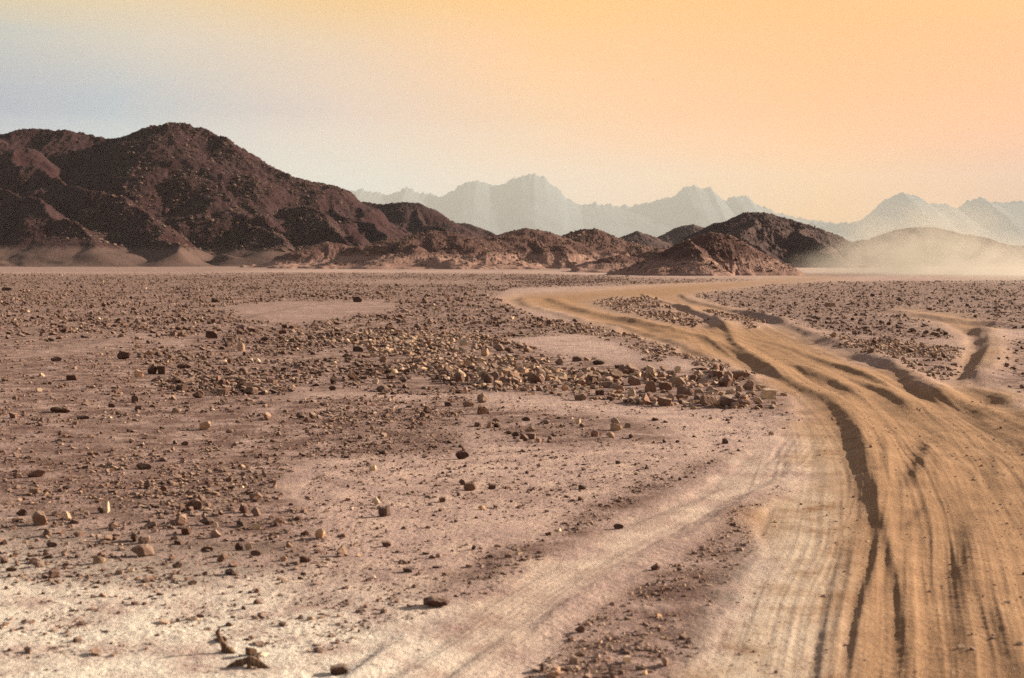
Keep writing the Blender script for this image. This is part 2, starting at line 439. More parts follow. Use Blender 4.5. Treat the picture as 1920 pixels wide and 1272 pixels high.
def ground_z(x, y, fine=True):
    x = np.asarray(x, float).ravel(); y = np.asarray(y, float).ravel()
    r = np.hypot(x, y)
    z = 0.05 * fbm(x / 5.5, y / 5.5, 3, 2) * sstep(2, 12, r) + 0.16 * fbm(x / 38, y / 38, 2, 9) * sstep(20, 80, r) + 0.6 * fbm(x / 190, y / 190, 2, 12) * sstep(250, 700, r)
    sand = look(R_SAND, x, y)
    z -= 0.05 * sand * sstep(0, 30, y)
    for fi, (P, H, wl, wr) in enumerate(FEAT):
        reach = max(3.2 * wl, 2.6 * wr)
        idx, t, a, L = polyline_coords(P, x, y, reach)
        if len(idx) == 0: continue
        wobble = 1 + 0.10 * fbm(a * 1.3 / max(wl * 3, .3), a * 0 + H * 100, 3, 5)
        t = t + wl * (0.16 * fbm(x[idx] / (wl * 2.6), y[idx] / (wl * 5), 4, 15) + .06 * perlin(x[idx] * 5, y[idx] * 3, 16))
        ends = sstep(0, min(3.5 if wl > .06 else 1.2, L * .4), a) * sstep(0, min(2.2, L * .35), L - a)
        f = np.where(t > 0, np.exp(-(t / wr) ** 2), 1.65 * np.exp(-(t / wl) ** 2) - 0.65 * np.exp(-(t / (2.0 * wl)) ** 2))
        if fi not in (0, 1): ends = ends * (.62 + .38 * sstep(-.5, .2, perlin(a * (.6 if H < .04 else .35), a * 0 + fi * 3.7, 88)))
        z[idx] += H * f * ends * wobble * (1.1 + .08 * perlin(x[idx] * 3.1, y[idx] * 2.2, 19))
    if fine:
        near_m = np.nonzero((r < 60))[0]
        X = x[near_m]; Y = y[near_m]; s = sand[near_m]
        churn = .006 * fbm(X * 1.5, Y * .6, 3, 44) + 0.002 * ridged(X * 6, Y * 2.5, 3, 46)
        z[near_m] += churn * s * sstep(60, 40, r[near_m])
        rough = 0.012 * fbm(X * 3.1, Y * 3.1, 4, 41) + 0.006 * ridged(X * 9, Y * 9, 3, 42)
        z[near_m] += rough * (1 - 0.72 * s) * sstep(60, 40, r[near_m])
        # fine wheel grooves drawn out along the lanes
    for q, (P, half) in enumerate(LANES + [(BRANCHLINE, .65)]):
        sd_ = 50 + 11 * q
        idx, t, a, L = polyline_coords(P, x, y, half)
        if len(idx) == 0: continue
        f = sstep(half, half * .5, np.abs(t)) * sstep(0, 2, a) * sstep(0, 2, L - a) * look(R_SAND, x[idx], y[idx])
        rr = np.hypot(x[idx], y[idx])
        tw = t + .05 * perlin(a * .35, t, sd_ + 1)
        wide = np.maximum(ridged(tw * 2.1, a * .05, 2, sd_ + 5), -.2)
        mid = ridged(tw * 5.2, a * .10, 2, sd_ + 3)
        fine_ = ridged(tw * 11, a * .16, 2, sd_ + 7)
        patchy = .25 + .75 * sstep(-.3, .4, fbm(a * .22, t * 1.6, 2, sd_ + 13))
        mid = mid * patchy; fine_ = fine_ * (1.2 - patchy)
        tread = sstep(.2, .5, fbm(t * 3, a * .12, 2, sd_ + 9)) * np.sin(a * 2 * math.pi / .11 + 3 * t) * .0013 * sstep(18, 10, rr)
        z[idx] += (.016 * wide * sstep(9, 20, rr) * (1 if q < 5 else .3) + .007 * mid * sstep(60, 25, rr) + .0055 * fine_ * sstep(25, 12, rr) + tread) * f
    return z

# ------------------------------------------------------------------ materials
def base_mat(name):
    m = bpy.data.materials.new(name); m.use_nodes = True
    t = NT(m.node_tree)
    b = t.n['Principled BSDF']
    b.inputs['Roughness'].default_value = 0.95
    b.inputs['Specular IOR Level'].default_value = 0.12
    return m, t, b

def ground_material(name):
    m, t, b = base_mat(name)
    pos = t.new('ShaderNodeNewGeometry').outputs['Position']
    def attr(n): 
        a = t.new('ShaderNodeAttribute', attribute_name=n); return a.outputs['Fac']
    sand, stony, pale = attr('sand'), attr('stony'), attr('pale')
    nb = t.noise(pos, 0.35, 5, .6); nm = t.noise(pos, 2.3, 5, .62); nf = t.noise(pos, 26, 5, .7); ng = t.noise(pos, 120, 3, .7)
    field = t.ramp(nb, [(0.3, (.245, .168, .160)), (0.5, (.34, .24, .227)), (0.7, (.43, .312, .29))])
    field = t.mix(t.maprange(nm, .42, .68), field, (.46, .335, .295))
    field = t.mix(t.math('MULTIPLY', stony, t.maprange(nm, .30, .62), clamp=True), field, (.12, .070, .065))
    lane = t.ramp(nm, [(0.3, (.20, .113, .066)), (0.55, (.265, .155, .091)), (0.75, (.325, .20, .123))])
    c = t.mix(sand, field, lane)
    c = t.mix(t.math('MULTIPLY', pale, t.maprange(nm, .25, .6)), c, (.64, .58, .525))
    # grit: small dark and pale grains
    grit = t.maprange(nf, .53, .72)
    c = t.mix(t.math('MULTIPLY', grit, t.math('SUBTRACT', 0.62, t.math('MULTIPLY', sand, .45))), c, (.13, .075, .06))
    c = t.mix(t.math('MULTIPLY', t.maprange(ng, .60, .75), .5), c, (.10, .06, .05))
    c = t.mix(t.math('MULTIPLY', t.maprange(ng, .40, .28), .4), c, (.60, .47, .36))
    n6 = t.noise(pos, 55, 2, .6)
    c = t.mix(t.math('MULTIPLY', t.maprange(n6, .62, .68), .75), c, (.09, .055, .05))
    c = t.mix(t.math('MULTIPLY', t.maprange(n6, .36, .31), .5), c, (.55, .45, .37))
    t.l.new(c, b.inputs['Base Color'])
    bm = t.new('ShaderNodeBump'); bm.inputs['Strength'].default_value = .8; bm.inputs['Distance'].default_value = .03
    h = t.math('ADD', t.math('MULTIPLY', nf, 1.0), t.math('MULTIPLY', ng, .35))
    h = t.math('MULTIPLY', h, t.math('SUBTRACT', 1.0, t.math('MULTIPLY', sand, .55)))
    t.l.new(h, bm.inputs['Height']); t.l.new(bm.outputs[0], b.inputs['Normal'])
    return m

def rock_material(name, per_object):
    m, t, b = base_mat(name)
    b.inputs['Roughness'].default_value = 0.85
    if per_object:
        tone = t.new('ShaderNodeAttribute', attribute_type='OBJECT', attribute_name='tone').outputs['Fac']
    else:
        tone = t.new('ShaderNodeAttribute', attribute_name='tone').outputs['Fac']
    pos = t.new('ShaderNodeNewGeometry').outputs['Position']
    c = t.ramp(tone, [(0.0, (.050, .028, .024)), (0.3, (.105, .066, .055)), (0.55, (.19, .128, .102)), (0.8, (.34, .25, .185)), (1.0, (.48, .38, .29))])
    hue = t.math('FRACT', t.math('MULTIPLY', tone, 57.3))
    c = t.mix(1, c, t.ramp(hue, [(0, (1.08, .97, .88)), (.4, (1.0, 1.0, 1.0)), (.7, (.93, .98, 1.05)), (1, (1.06, .92, .92))]), 'MULTIPLY')
    n1 = t.noise(pos, 16, 5, .65); n2 = t.noise(pos, 70, 3, .7)
    c = t.mix(t.maprange(n1, .35, .7), c, t.mix(1, c, (1.55, 1.45, 1.35), 'MULTIPLY'))
    c = t.mix(t.math('MULTIPLY', t.maprange(n2, .55, .7), .5), c, t.mix(1, c, (.45, .42, .42), 'MULTIPLY'))
    geo = t.new('ShaderNodeNewGeometry')
    sx = t.new('ShaderNodeSeparateXYZ'); t.l.new(geo.outputs['Normal'], sx.inputs[0])
    dust = t.math('MULTIPLY', t.maprange(sx.outputs[2], .35, .9), t.maprange(n1, .3, .6))   # dust settled on top
    c = t.mix(t.math('MULTIPLY', dust, .65), c, (.33, .24, .20))
    t.l.new(c, b.inputs['Base Color'])
    bm = t.new('ShaderNodeBump'); bm.inputs['Strength'].default_value = .5; bm.inputs['Distance'].default_value = .012
    t.l.new(t.math('ADD', n1, t.math('MULTIPLY', n2, .5)), bm.inputs['Height']); t.l.new(bm.outputs[0], b.inputs['Normal'])
    return m

def hill_material(name, dark, mid, sandc, scale):
    m, t, b = base_mat(name)
    pos = t.new('ShaderNodeNewGeometry').outputs['Position']
    apron = t.new('ShaderNodeAttribute', attribute_name='apron').outputs['Fac']
    n1 = t.noise(pos, .9 / scale, 6, .65); n2 = t.noise(pos, 7 / scale, 5, .7); n3 = t.noise(pos, 30 / scale, 3, .7)
    c = t.ramp(n1, [(.32, dark), (.6, mid)])
    c = t.mix(t.math('MULTIPLY', t.maprange(n2, .46, .66), .55), c, t.mix(1, c, (1.75, 1.6, 1.5), 'MULTIPLY'))
    c = t.mix(t.math('MULTIPLY', t.maprange(n3, .52, .66), .5), c, (.045, .022, .02))
    rock_left = t.maprange(n2, .44, .60)
    ap = t.maprange(t.math('ADD', apron, t.math('MULTIPLY', t.math('SUBTRACT', n2, .5), .9)), .25, .75)
    c = t.mix(ap, c, t.mix(t.math('MULTIPLY', t.maprange(n3, .5, .65), .5), sandc, dark))
    t.l.new(c, b.inputs['Base Color'])
    bm = t.new('ShaderNodeBump'); bm.inputs['Strength'].default_value = .8; bm.inputs['Distance'].default_value = .6 * scale / 12
    t.l.new(t.math('ADD', n2, t.math('MULTIPLY', n3, .6)), bm.inputs['Height']); t.l.new(bm.outputs[0], b.inputs['Normal'])
    return m

MAT_GROUND = ground_material('desert_floor')
MAT_ROCK = rock_material('weathered_stone', True)
MAT_RUBBLE = rock_material('weathered_rubble', False)
MAT_HILL = hill_material('brown_hill_rock', (.024, .006, .009), (.038, .018, .022), (.105, .066, .060), 8)
MAT_RIDGE = hill_material('hazed_ridge_rock', (.045, .026, .030), (.080, .050, .052), (.20, .12, .105), 8)  # hill rock made lighter and purple: distance haze put into its colour
MAT_MOUND = hill_material('rusty_mound_rock', (.058, .029, .028), (.120, .066, .058), (.27, .165, .140), 4)
MAT_FAR = hill_material('far_range_rock', (.085, .11, .15), (.09, .115, .155), (.09, .115, .155), 300)  # bluish pallor of distant haze is partly carried by this rock colour

# ------------------------------------------------------------------ ground
yrow = []
py = 1560.0
rows_r = [0.6, 1.2, 2.0, 3.0, 3.8, 4.4]
p = 1560.0
while p > 489.0:
    rows_r.append(CAM_H * FPX / (p - HORIZON + 1e-9) )
    dp = 1.35 if p > 640 else (1.0 if p > 530 else .8)
    p -= dp
rows_r = sorted(set([q for q in rows_r if q < 5000]))
rows_r += [5600, 6500, 8000, 10000, 13000, 17000, 24500]
rows_r = np.array(rows_r)
th = list(np.arange(-27, 27.001, 0.041))
th = np.array(list(np.arange(-180, -60, 6)) + list(np.arange(-60, -27, 0.8)) + th + list(np.arange(27.8, 60, .8)) + list(np.arange(60, 180.1, 6)))
RR, TT = np.meshgrid(rows_r, np.radians(th), indexing='ij')
GX = (RR * np.sin(TT)).ravel(); GY = (RR * np.cos(TT)).ravel()
GZ = ground_z(GX, GY)
sand_v = np.clip(look(R_TINT, GX, GY), 0, 1)
track_v = look(R_SAND, GX, GY)
stony_v = look(R_STONY, GX, GY)
pale_v = look(R_PALE, GX, GY) 
gv = np.stack([GX, GY, GZ], -1)
gf = grid_faces(len(rows_r), len(th))[:, ::-1]
ftrack = (track_v[gf].mean(1) > 0.5) & (np.hypot(GX, GY)[gf].mean(1) < 400)
def sub(name, mask):
    f = gf[mask]
    used, inv = np.unique(f, return_inverse=True)
    ob = mesh_from(name, gv[used], inv.reshape(f.shape), MAT_GROUND, dict(sand=sand_v[used], stony=stony_v[used], pale=pale_v[used]))
    ob['kind'] = 'structure'
    return ob
sub('ground', ~ftrack)
sub('dirt_track', ftrack)

# ------------------------------------------------------------------ hills and mountains
def softplus(v, k):
    return k * np.logaddexp(0, v / k)

def hill(name, label, ridges, D, box, nx, ny, mat, k, amp, spur=.45, lam=1.0, apron=(.10, .30), kind='structure', sink=.5, seed=0, rough=1.0, flat_front=None, sc=1.0):
    """ridges: list of (crest pixels [(px,py,depth)], slope). A heightfield that falls away from its crest lines."""
    x0, x1, y0, y1 = [b * sc for b in box]; D *= sc; k *= sc; amp *= sc; lam *= sc; sink *= sc
    xs = np.linspace(x0, x1, nx)
    ys = y0 + (y1 - y0) * np.linspace(0, 1, ny) ** 1.15
    X, Y = np.meshgrid(xs, ys); X = X.ravel(); Y = Y.ravel()
    best = np.full(X.shape, -1e9)
    X0, Y0 = X, Y
    wx_ = lam * 1.1 * fbm(X / (lam * 2.6), Y / (lam * 2.6), 3, seed + 30); wy_ = lam * .9 * fbm(X / (lam * 2.6), Y / (lam * 2.6), 3, seed + 31)
    for ri, (pts, slope) in enumerate(ridges):
        X, Y = (X0, Y0) if ri == 0 else (X0 + wx_, Y0 + wy_)
        P = []
        for q in pts:
            px_, py_ = q[0], q[1]; d_ = q[2] * sc if len(q) > 2 else D
            P.append([float(v) for v in at(px_, py_, d_)])
        P = np.array(P)
        bd = np.full(X.shape, -1e9)
        arc = 0
        for i in range(len(P) - 1):
            dx, dy = P[i + 1, :2] - P[i, :2]; L2 = dx * dx + dy * dy; L = math.sqrt(L2)
            t = np.clip(((X - P[i, 0]) * dx + (Y - P[i, 1]) * dy) / L2, 0, 1)
            d = np.hypot(X - P[i, 0] - t * dx, Y - P[i, 1] - t * dy)
            s = arc + t * L
            h = P[i, 2] + (P[i + 1, 2] - P[i, 2]) * t + sink
            gl = ridged(s / (lam * 1.0) + ri * 9, d / (lam * 4.0), 3, seed + 3) * .6 + fbm(X / (lam * 2.2), Y / (lam * 2.2), 4, seed + 5)
            dd = d * np.clip(1 - spur * gl * sstep(0, lam * .8, d), .62, 2.0)
            z = h - slope * dd
            bd = np.maximum(bd, z)
            arc += L
        best = np.maximum(best, bd)
    X, Y = X0, Y0
    top = best.max()
    z = softplus(best, k)
    body = sstep(0, k * 3, best)
    skirt = (1 - sstep(.015 * top, .07 * top, z)) * max(.5, .02 * top)
    z += rough * amp * (fbm(X / (amp * 7), Y / (amp * 7), 5, seed + 8, .62)) * (0.12 + .88 * body)
    z += rough * .5 * amp * np.clip(ridged(X / (amp * 2.2), Y / (amp * 2.2), 3, seed + 18), 0, 1) ** 2 * body
    edge = np.minimum(np.minimum(X - x0, x1 - X) / (x1 - x0), np.minimum(Y - y0, y1 - Y) / (y1 - y0))
    z = z * sstep(0, .05, edge) - sink - skirt
    ap = 1 - sstep(apron[0] * top, apron[1] * top, z)
    ob = mesh_from(name, np.stack([X, Y, z], -1), grid_faces(ny, nx), mat, dict(apron=ap))
    if kind: ob['kind'] = kind
    return ob, (xs, ys, z.reshape(ny, nx))

# big brown mountain on the left: main crest plus spurs running down towards the plain
big, bigH = hill('mountain', '', [
    ([(-700, 330, 980), (-450, 262, 960), (-300, 240, 940), (-120, 262, 920), (0, 250, 900), (30, 244, 900), (75, 241, 905), (130, 246, 900), (165, 254, 905), (208, 262, 900), (250, 250, 890), (290, 236, 880), (320, 229, 880), (345, 235, 880), (385, 243, 880), (425, 262, 870), (480, 300, 860), (540, 330, 850), (590, 355, 850), (640, 378, 850), (700, 415, 840), (760, 470, 830)], .62),
    ([(-10, 262, 860), (60, 290, 830), (130, 335, 790), (190, 378, 760), (240, 418, 730), (290, 455, 705), (330, 482, 690)], .70),
    ([(-300, 300, 850), (-140, 330, 800), (0, 345, 770), (80, 385, 735), (150, 432, 700), (200, 470, 680)], .62),
    ([(325, 232, 878), (345, 300, 850), (400, 370, 810), (455, 425, 770), (520, 468, 735)], .62),
    ([(425, 268, 868), (500, 345, 830), (580, 410, 780), (660, 455, 745)], .60),
    ([(590, 362, 850), (660, 410, 810), (740, 455, 770)], .60),
], 900, (-640, -20, 590, 1180), 980, 560, MAT_HILL, 7.5, 2.5, spur=.32, lam=30, apron=(.05, .15), seed=20, sc=.66)

back, backH = hill('mountain', '', [
    ([(560, 395, 1080), (620, 377, 1080), (690, 380, 1080), (720, 384, 1075), (755, 379, 1070), (785, 381, 1070), (800, 394, 1065), (830, 406, 1060), (850, 417, 1060), (885, 440, 1050), (940, 470, 1040)], .55),
    ([(775, 384, 1068), (800, 420, 1030), (840, 452, 990), (880, 478, 960)], .60),
    ([(640, 380, 1078), (680, 425, 1020), (720, 460, 980)], .60),
], 1070, (-190, 20, 900, 1260), 420, 230, MAT_HILL, 4.0, 1.7, spur=.28, lam=18, apron=(.05, .15), seed=40, sc=.66)
back2, _ = hill('hill', '', [([(780, 440, 1300), (845, 416, 1300), (880, 420, 1300), (920, 436, 1290), (980, 470, 1280)], .5)], 1300, (-140, 60, 1180, 1400), 300, 110, MAT_HILL, 2.5, 2.0, spur=.3, lam=16, seed=43, sc=.66)

M1, M1H = hill('mound', '', [([(560, 478, 400), (585, 462, 402), (612, 453, 405), (640, 457, 405), (672, 472, 402), (700, 488, 400)], .42)], 400, (-85, -22, 345, 470), 420, 300, MAT_MOUND, .9, .42, spur=.4, lam=5, apron=(.10, .42), seed=50, sink=.25)
M2, M2H = hill('hill', '', [([(690, 478, 350), (740, 452, 352), (770, 440, 355), (815, 432, 355), (855, 437, 352), (880, 452, 350), (910, 470, 345)], .36), ([(770, 441, 354), (760, 470, 335)], .34)],
               350, (-62, 10, 285, 430), 620, 420, MAT_MOUND, .9, .34, spur=.42, lam=6, apron=(.14, .52), seed=60, sink=.25)
M3, M3H = hill('hill', '', [([(850, 466, 360), (890, 448, 360), (940, 439, 362), (985, 428, 365), (1015, 432, 365), (1045, 447, 362), (1080, 468, 358)], .36), ([(890, 449, 359), (920, 472, 338)], .33)],
               360, (-35, 32, 285, 440), 620, 420, MAT_MOUND, .9, .34, spur=.42, lam=6, apron=(.14, .52), seed=65, sink=.25)
M4, M4H = hill('hill', '', [([(1010, 452, 420), (1050, 443, 420), (1090, 431, 422), (1118, 429, 422), (1140, 438, 420), (1165, 456, 418), (1188, 476, 415)], .48)],
               420, (-8, 52, 350, 490), 500, 330, MAT_MOUND, .8, .5, spur=.38, lam=6, apron=(.08, .35), seed=70, sink=.25)
M5, _ = hill('hill', '', [([(1140, 462, 1100), (1170, 444, 1100), (1195, 434, 1100), (1218, 440, 1100), (1245, 458, 1100), (1270, 476, 1100)], .5)], 1100, (50, 150, 1020, 1200), 260, 120, MAT_RIDGE, 2.0, 1.8, spur=.3, lam=14, seed=73, sc=.66)
M6, _ = hill('hill', '', [([(1215, 466, 1350), (1245, 440, 1350), (1275, 425, 1350), (1300, 421, 1350), (1330, 430, 1350), (1400, 450, 1350)], .5)], 1350, (100, 260, 1240, 1480), 320, 120, MAT_RIDGE, 2.5, 2.0, spur=.3, lam=16, seed=76, sc=.66)
M7, M7H = hill('hill', '', [
    ([(1290, 470, 620), (1330, 436, 620), (1362, 414, 622), (1395, 400, 625), (1432, 398, 625), (1452, 404, 625), (1500, 416, 620), (1545, 433, 615), (1590, 452, 610), (1640, 474, 600)], .52),
    ([(1400, 401, 624), (1395, 440, 590), (1440, 476, 560)], .55), ([(1500, 417, 618), (1520, 450, 590), (1560, 478, 560)], .55)],
               620, (70, 175, 520, 740), 700, 340, MAT_RIDGE, 1.6, 1.0, spur=.38, lam=11, apron=(.03, .10), seed=80, sc=.66)
M8, M8H = hill('hill', '', [
    ([(1560, 470, 760), (1600, 454, 760), (1640, 446, 765), (1680, 431, 770), (1720, 425, 770), (1760, 428, 770), (1800, 438, 765), (1850, 446, 765), (1890, 460, 760), (1960, 462, 760), (2060, 440, 760), (2200, 452, 760), (2350, 480, 760)], .45),
    ([(1760, 429, 768), (1800, 462, 720), (1820, 480, 690)], .5)],
               760, (150, 440, 600, 900), 640, 300, MAT_RIDGE, 2.0, 1.0, spur=.35, lam=14, apron=(.03, .10), seed=85, sc=.66)
M9, M9H = hill('mound', '', [([(1228, 486, 190), (1247, 470, 191), (1290, 449, 192), (1335, 436, 193), (1370, 441, 193), (1400, 460, 191), (1426, 482, 189), (1440, 500, 187)], .60), ([(1290, 450, 191), (1300, 480, 180)], .50)],
               190, (12, 42, 155, 240), 760, 460, MAT_MOUND, .34, .20, spur=.22, lam=3.2, apron=(.10, .60), seed=90, sink=.15)
M10, _ = hill('mound', '', [([(1130, 488, 250), (1160, 478, 250), (1200, 484, 250), (1240, 494, 250)], .30)], 250, (10, 34, 225, 285), 240, 160, MAT_MOUND, .5, .35, spur=.35, lam=3, apron=(.2, .7), seed=95, sink=.15)

# distant jagged ranges, kilometres off in the haze
def far_range(D, pts, depth, nx, ny, seed, jag):
    P = np.array([[float(v) for v in at(a, b, D)] for a, b in pts])
    xs = np.linspace(P[0, 0], P[-1, 0], nx)
    crest = np.interp(xs, P[:, 0], P[:, 2])
    teeth = jag * 1.15 * (fbm(xs / 210, xs * 0 + seed, 5, seed, .72) + .6 * np.abs(perlin(xs / 75, xs * 0 + 3.3, seed + 2)) - .2)
    v = np.linspace(-1, 1, ny)
    X, V = np.meshgrid(xs, v)
    H = crest[None, :] + teeth[None, :] * np.exp(-np.abs(V) * 14)
    fall = np.clip(1 - np.abs(V) ** 1.15 * (1 - .05 * ridged(X / 900 + V * 2, V * 3 + 5, 4, seed + 4)), 0, 1)
    z = H * fall + 30 * fbm(X / 500, V * 6, 5, seed + 6) * np.clip(np.abs(V) * 3, 0, 1) * fall
    z = np.where(np.abs(V) > .985, -12, z)
    Y = D + V * depth
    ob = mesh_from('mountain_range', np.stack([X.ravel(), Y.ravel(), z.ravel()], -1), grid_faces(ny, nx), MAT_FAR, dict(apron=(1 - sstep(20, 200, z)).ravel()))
    ob['kind'] = 'structure'
    return ob
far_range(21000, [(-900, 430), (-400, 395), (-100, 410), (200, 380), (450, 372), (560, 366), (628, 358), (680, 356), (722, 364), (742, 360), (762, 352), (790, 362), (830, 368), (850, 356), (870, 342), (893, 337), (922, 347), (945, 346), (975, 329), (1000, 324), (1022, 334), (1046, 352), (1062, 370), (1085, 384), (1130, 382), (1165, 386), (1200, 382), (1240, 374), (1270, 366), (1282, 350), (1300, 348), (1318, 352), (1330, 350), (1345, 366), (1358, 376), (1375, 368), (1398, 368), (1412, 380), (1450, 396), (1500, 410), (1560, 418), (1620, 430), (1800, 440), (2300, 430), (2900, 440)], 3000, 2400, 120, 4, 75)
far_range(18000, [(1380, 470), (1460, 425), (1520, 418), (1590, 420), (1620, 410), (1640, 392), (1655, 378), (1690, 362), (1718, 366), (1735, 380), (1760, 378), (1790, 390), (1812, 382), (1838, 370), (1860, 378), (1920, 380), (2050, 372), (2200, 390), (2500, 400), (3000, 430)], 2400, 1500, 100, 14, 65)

# ------------------------------------------------------------------ stones
def ico(sub):
    t = (1 + 5 ** .5) / 2
    v = [(-1, t, 0), (1, t, 0), (-1, -t, 0), (1, -t, 0), (0, -1, t), (0, 1, t), (0, -1, -t), (0, 1, -t), (t, 0, -1), (t, 0, 1), (-t, 0, -1), (-t, 0, 1)]
    v = [np.array(a) / np.linalg.norm(a) for a in v]
    f = [(0, 11, 5), (0, 5, 1), (0, 1, 7), (0, 7, 10), (0, 10, 11), (1, 5, 9), (5, 11, 4), (11, 10, 2), (10, 7, 6), (7, 1, 8), (3, 9, 4), (3, 4, 2), (3, 2, 6), (3, 6, 8), (3, 8, 9), (4, 9, 5), (2, 4, 11), (6, 2, 10), (8, 6, 7), (9, 8, 1)]
    for _ in range(sub):
        c = {}; nf = []
        def m(a, b):
            k = (min(a, b), max(a, b))
            if k not in c:
                p = v[a] + v[b]; v.append(p / np.linalg.norm(p)); c[k] = len(v) - 1
            return c[k]
        for a, b, d in f:
            ab, bd, da = m(a, b), m(b, d), m(d, a)
            nf += [(a, ab, da), (b, bd, ab), (d, da, bd), (ab, bd, da)]
        f = nf
    return np.array(v), np.array(f)
ICO = [ico(i) for i in range(4)]

def stone_shape(sub, seed, cuts=11, flat=.72, long=1.0, block=False):
    """angular stone: a ball cut back by random planes, then roughened; rests on z=0, about one unit wide"""
    r = np.random.default_rng(seed)
    v = ICO[sub][0].copy()
    if block:
        N = np.array([[1, 0, 0], [-1, 0, 0], [0, 1, 0], [0, -1, 0], [0, 0, 1], [0, 0, -1]], float) + r.normal(0, .16, (6, 3))
        off = r.uniform(.50, .66, 6)
        N2 = r.normal(size=(cuts - 5, 3)); N = np.vstack([N, N2]); off = np.concatenate([off, r.uniform(.62, .85, len(N2))])
    else:
        N = r.normal(size=(cuts, 3)); off = r.uniform(.48, .86, cuts)
    N /= np.linalg.norm(N, axis=1)[:, None]
    for _ in range(2):
        for n, o in zip(N, off):
            e = np.maximum(v @ n - o, 0)
            v -= e[:, None] * n
    if sub >= 2:
        q = v * 3.1 + seed
        v *= (1 + .10 * fbm(q[:, 0] + q[:, 2] * .7, q[:, 1] - q[:, 2] * .5, 4, seed % 50, .6) - .05 * np.clip(ridged(q[:, 0] * .8 - q[:, 2], q[:, 1] * .8 + q[:, 2] * .6, 2, seed % 40), 0, 1) ** 3)[:, None]
    v *= np.array([1.0 * long, r.uniform(.75, 1.0), flat])
    v /= np.ptp(v[:, 0])
    v[:, 2] -= v[:, 2].min()
    return v, ICO[sub][1]

VARS = {s: [stone_shape(s, 100 * s + i, cuts=random.randint(8, 13), flat=random.uniform(.55, 1.0), long=random.uniform(.95, 1.5), block=(i % 3 == 0)) for i in range(14)] for s in (0, 1, 2)}

def merge_stones(name, x, y, z, size, tone, sub, r):
    """one mesh of very many small stones"""
    Vs, Fs, Ts = [], [], []; base = 0
    n = len(x)
    var = r.integers(0, 14, n)
    for k in range(14):
        i = np.nonzero(var == k)[0]
        if len(i) == 0: continue
        v, f = VARS[sub][k]
        m = len(i)
        a = r.uniform(0, 2 * np.pi, m); tl = r.normal(0, .30, m); tl2 = r.normal(0, .22, m)
        sc = np.stack([size[i] * r.uniform(.8, 1.15, m), size[i] * r.uniform(.7, 1.1, m), size[i] * r.uniform(.5, 1.05, m)], -1)
        P = v[None] * sc[:, None, :]
        c, s = np.cos(tl)[:, None], np.sin(tl)[:, None]
        Y_, Z_ = P[..., 1] * c - P[..., 2] * s, P[..., 1] * s + P[..., 2] * c
        c, s = np.cos(tl2)[:, None], np.sin(tl2)[:, None]
        X_, Z_ = P[..., 0] * c + Z_ * s, -P[..., 0] * s + Z_ * c
        c, s = np.cos(a)[:, None], np.sin(a)[:, None]
        X_, Y_ = X_ * c - Y_ * s, X_ * s + Y_ * c
        P = np.stack([X_ + x[i][:, None], Y_ + y[i][:, None], Z_ + (z[i] - size[i] * r.uniform(.05, .28, m))[:, None]], -1)
        Vs.append(P.reshape(-1, 3)); Ts.append(np.repeat(tone[i], len(v)))
        Fs.append((f[None] + (np.arange(m) * len(v))[:, None, None]).reshape(-1, 3) + base)
        base += m * len(v)
    ob = mesh_from(name, np.vstack(Vs), np.vstack(Fs), MAT_RUBBLE, dict(tone=np.concatenate(Ts)), smooth=False)
    ob['kind'] = 'stuff'
    return ob

def tones(n, r, lo=.05, hi=.75):
    t = lo + (hi - lo) * r.beta(1.7, 2.2, n)
    bright = r.random(n) < .02
    t[bright] = r.uniform(.7, .95, bright.sum())
    return t

pool = {}
for zi, (zn, zd) in enumerate(ZONES.items()):
    r = np.random.default_rng(900 + zi)
    poly = zd['poly']; xs_ = [q[0] for q in poly]; ys_ = [q[1] for q in poly]
    want = zd['n']; got = 0; PX = []; PY = []
    tries = 0
    while got < want and tries < 60:
        tries += 1
        m = want * 2
        px = r.uniform(max(min(xs_), -700), min(max(xs_), 2600), m); u = r.random(m)
        a_, b_ = min(ys_) - 488., min(max(ys_), 1400) - 488.
        pyy = 488 + (a_ ** -.6 + (b_ ** -.6 - a_ ** -.6) * u) ** (-1 / .6)   # more stones per picture row the farther they lie
        wx, wy = on_ground(px, pyy)
        ok = inside(poly, px + (pyy - 488) * .10 * fbm(wx * .8, wy * .4, 2, 3), pyy + (pyy - 488) * .05 * fbm(wx, wy, 2, 8))
        ok &= look(R_CLEAR, wx, wy) < r.uniform(.05, .6, m) * (1 if zn not in ('islands', 'island_two', 'lane_grit') else 99)
        patch = fbm(wx / 3.2, wy / 5.5, 3, 21) + .6 * fbm(wx / .7, wy / 1.0, 2, 22)
        ok &= patch > r.uniform(-.55, .35, m)
        PX.append(px[ok]); PY.append(pyy[ok]); got += ok.sum()
    px = np.concatenate(PX)[:want]; pyy = np.concatenate(PY)[:want]
    n = len(px)
    s0, s1 = zd['s']; a = zd['a']
    u = r.random(n)
    size = (s0 ** (1 - a) + (s1 ** (1 - a) - s0 ** (1 - a)) * u) ** (1 / (1 - a))
    wx, wy = on_ground(px, pyy)
    pool[zn] = dict(px=px, py=pyy, x=wx, y=wy, size=size, tone=tones(n, r, *( (.18, .9) if zn in ('bank', 'islands', 'island_two', 'right_mid', 'edge_strip', 'verge', 'lane_grit') else (.0, .48) if zn in ('far_left', 'far_mid', 'right_far', 'bank_tail') else (.03, .62))), r=r)

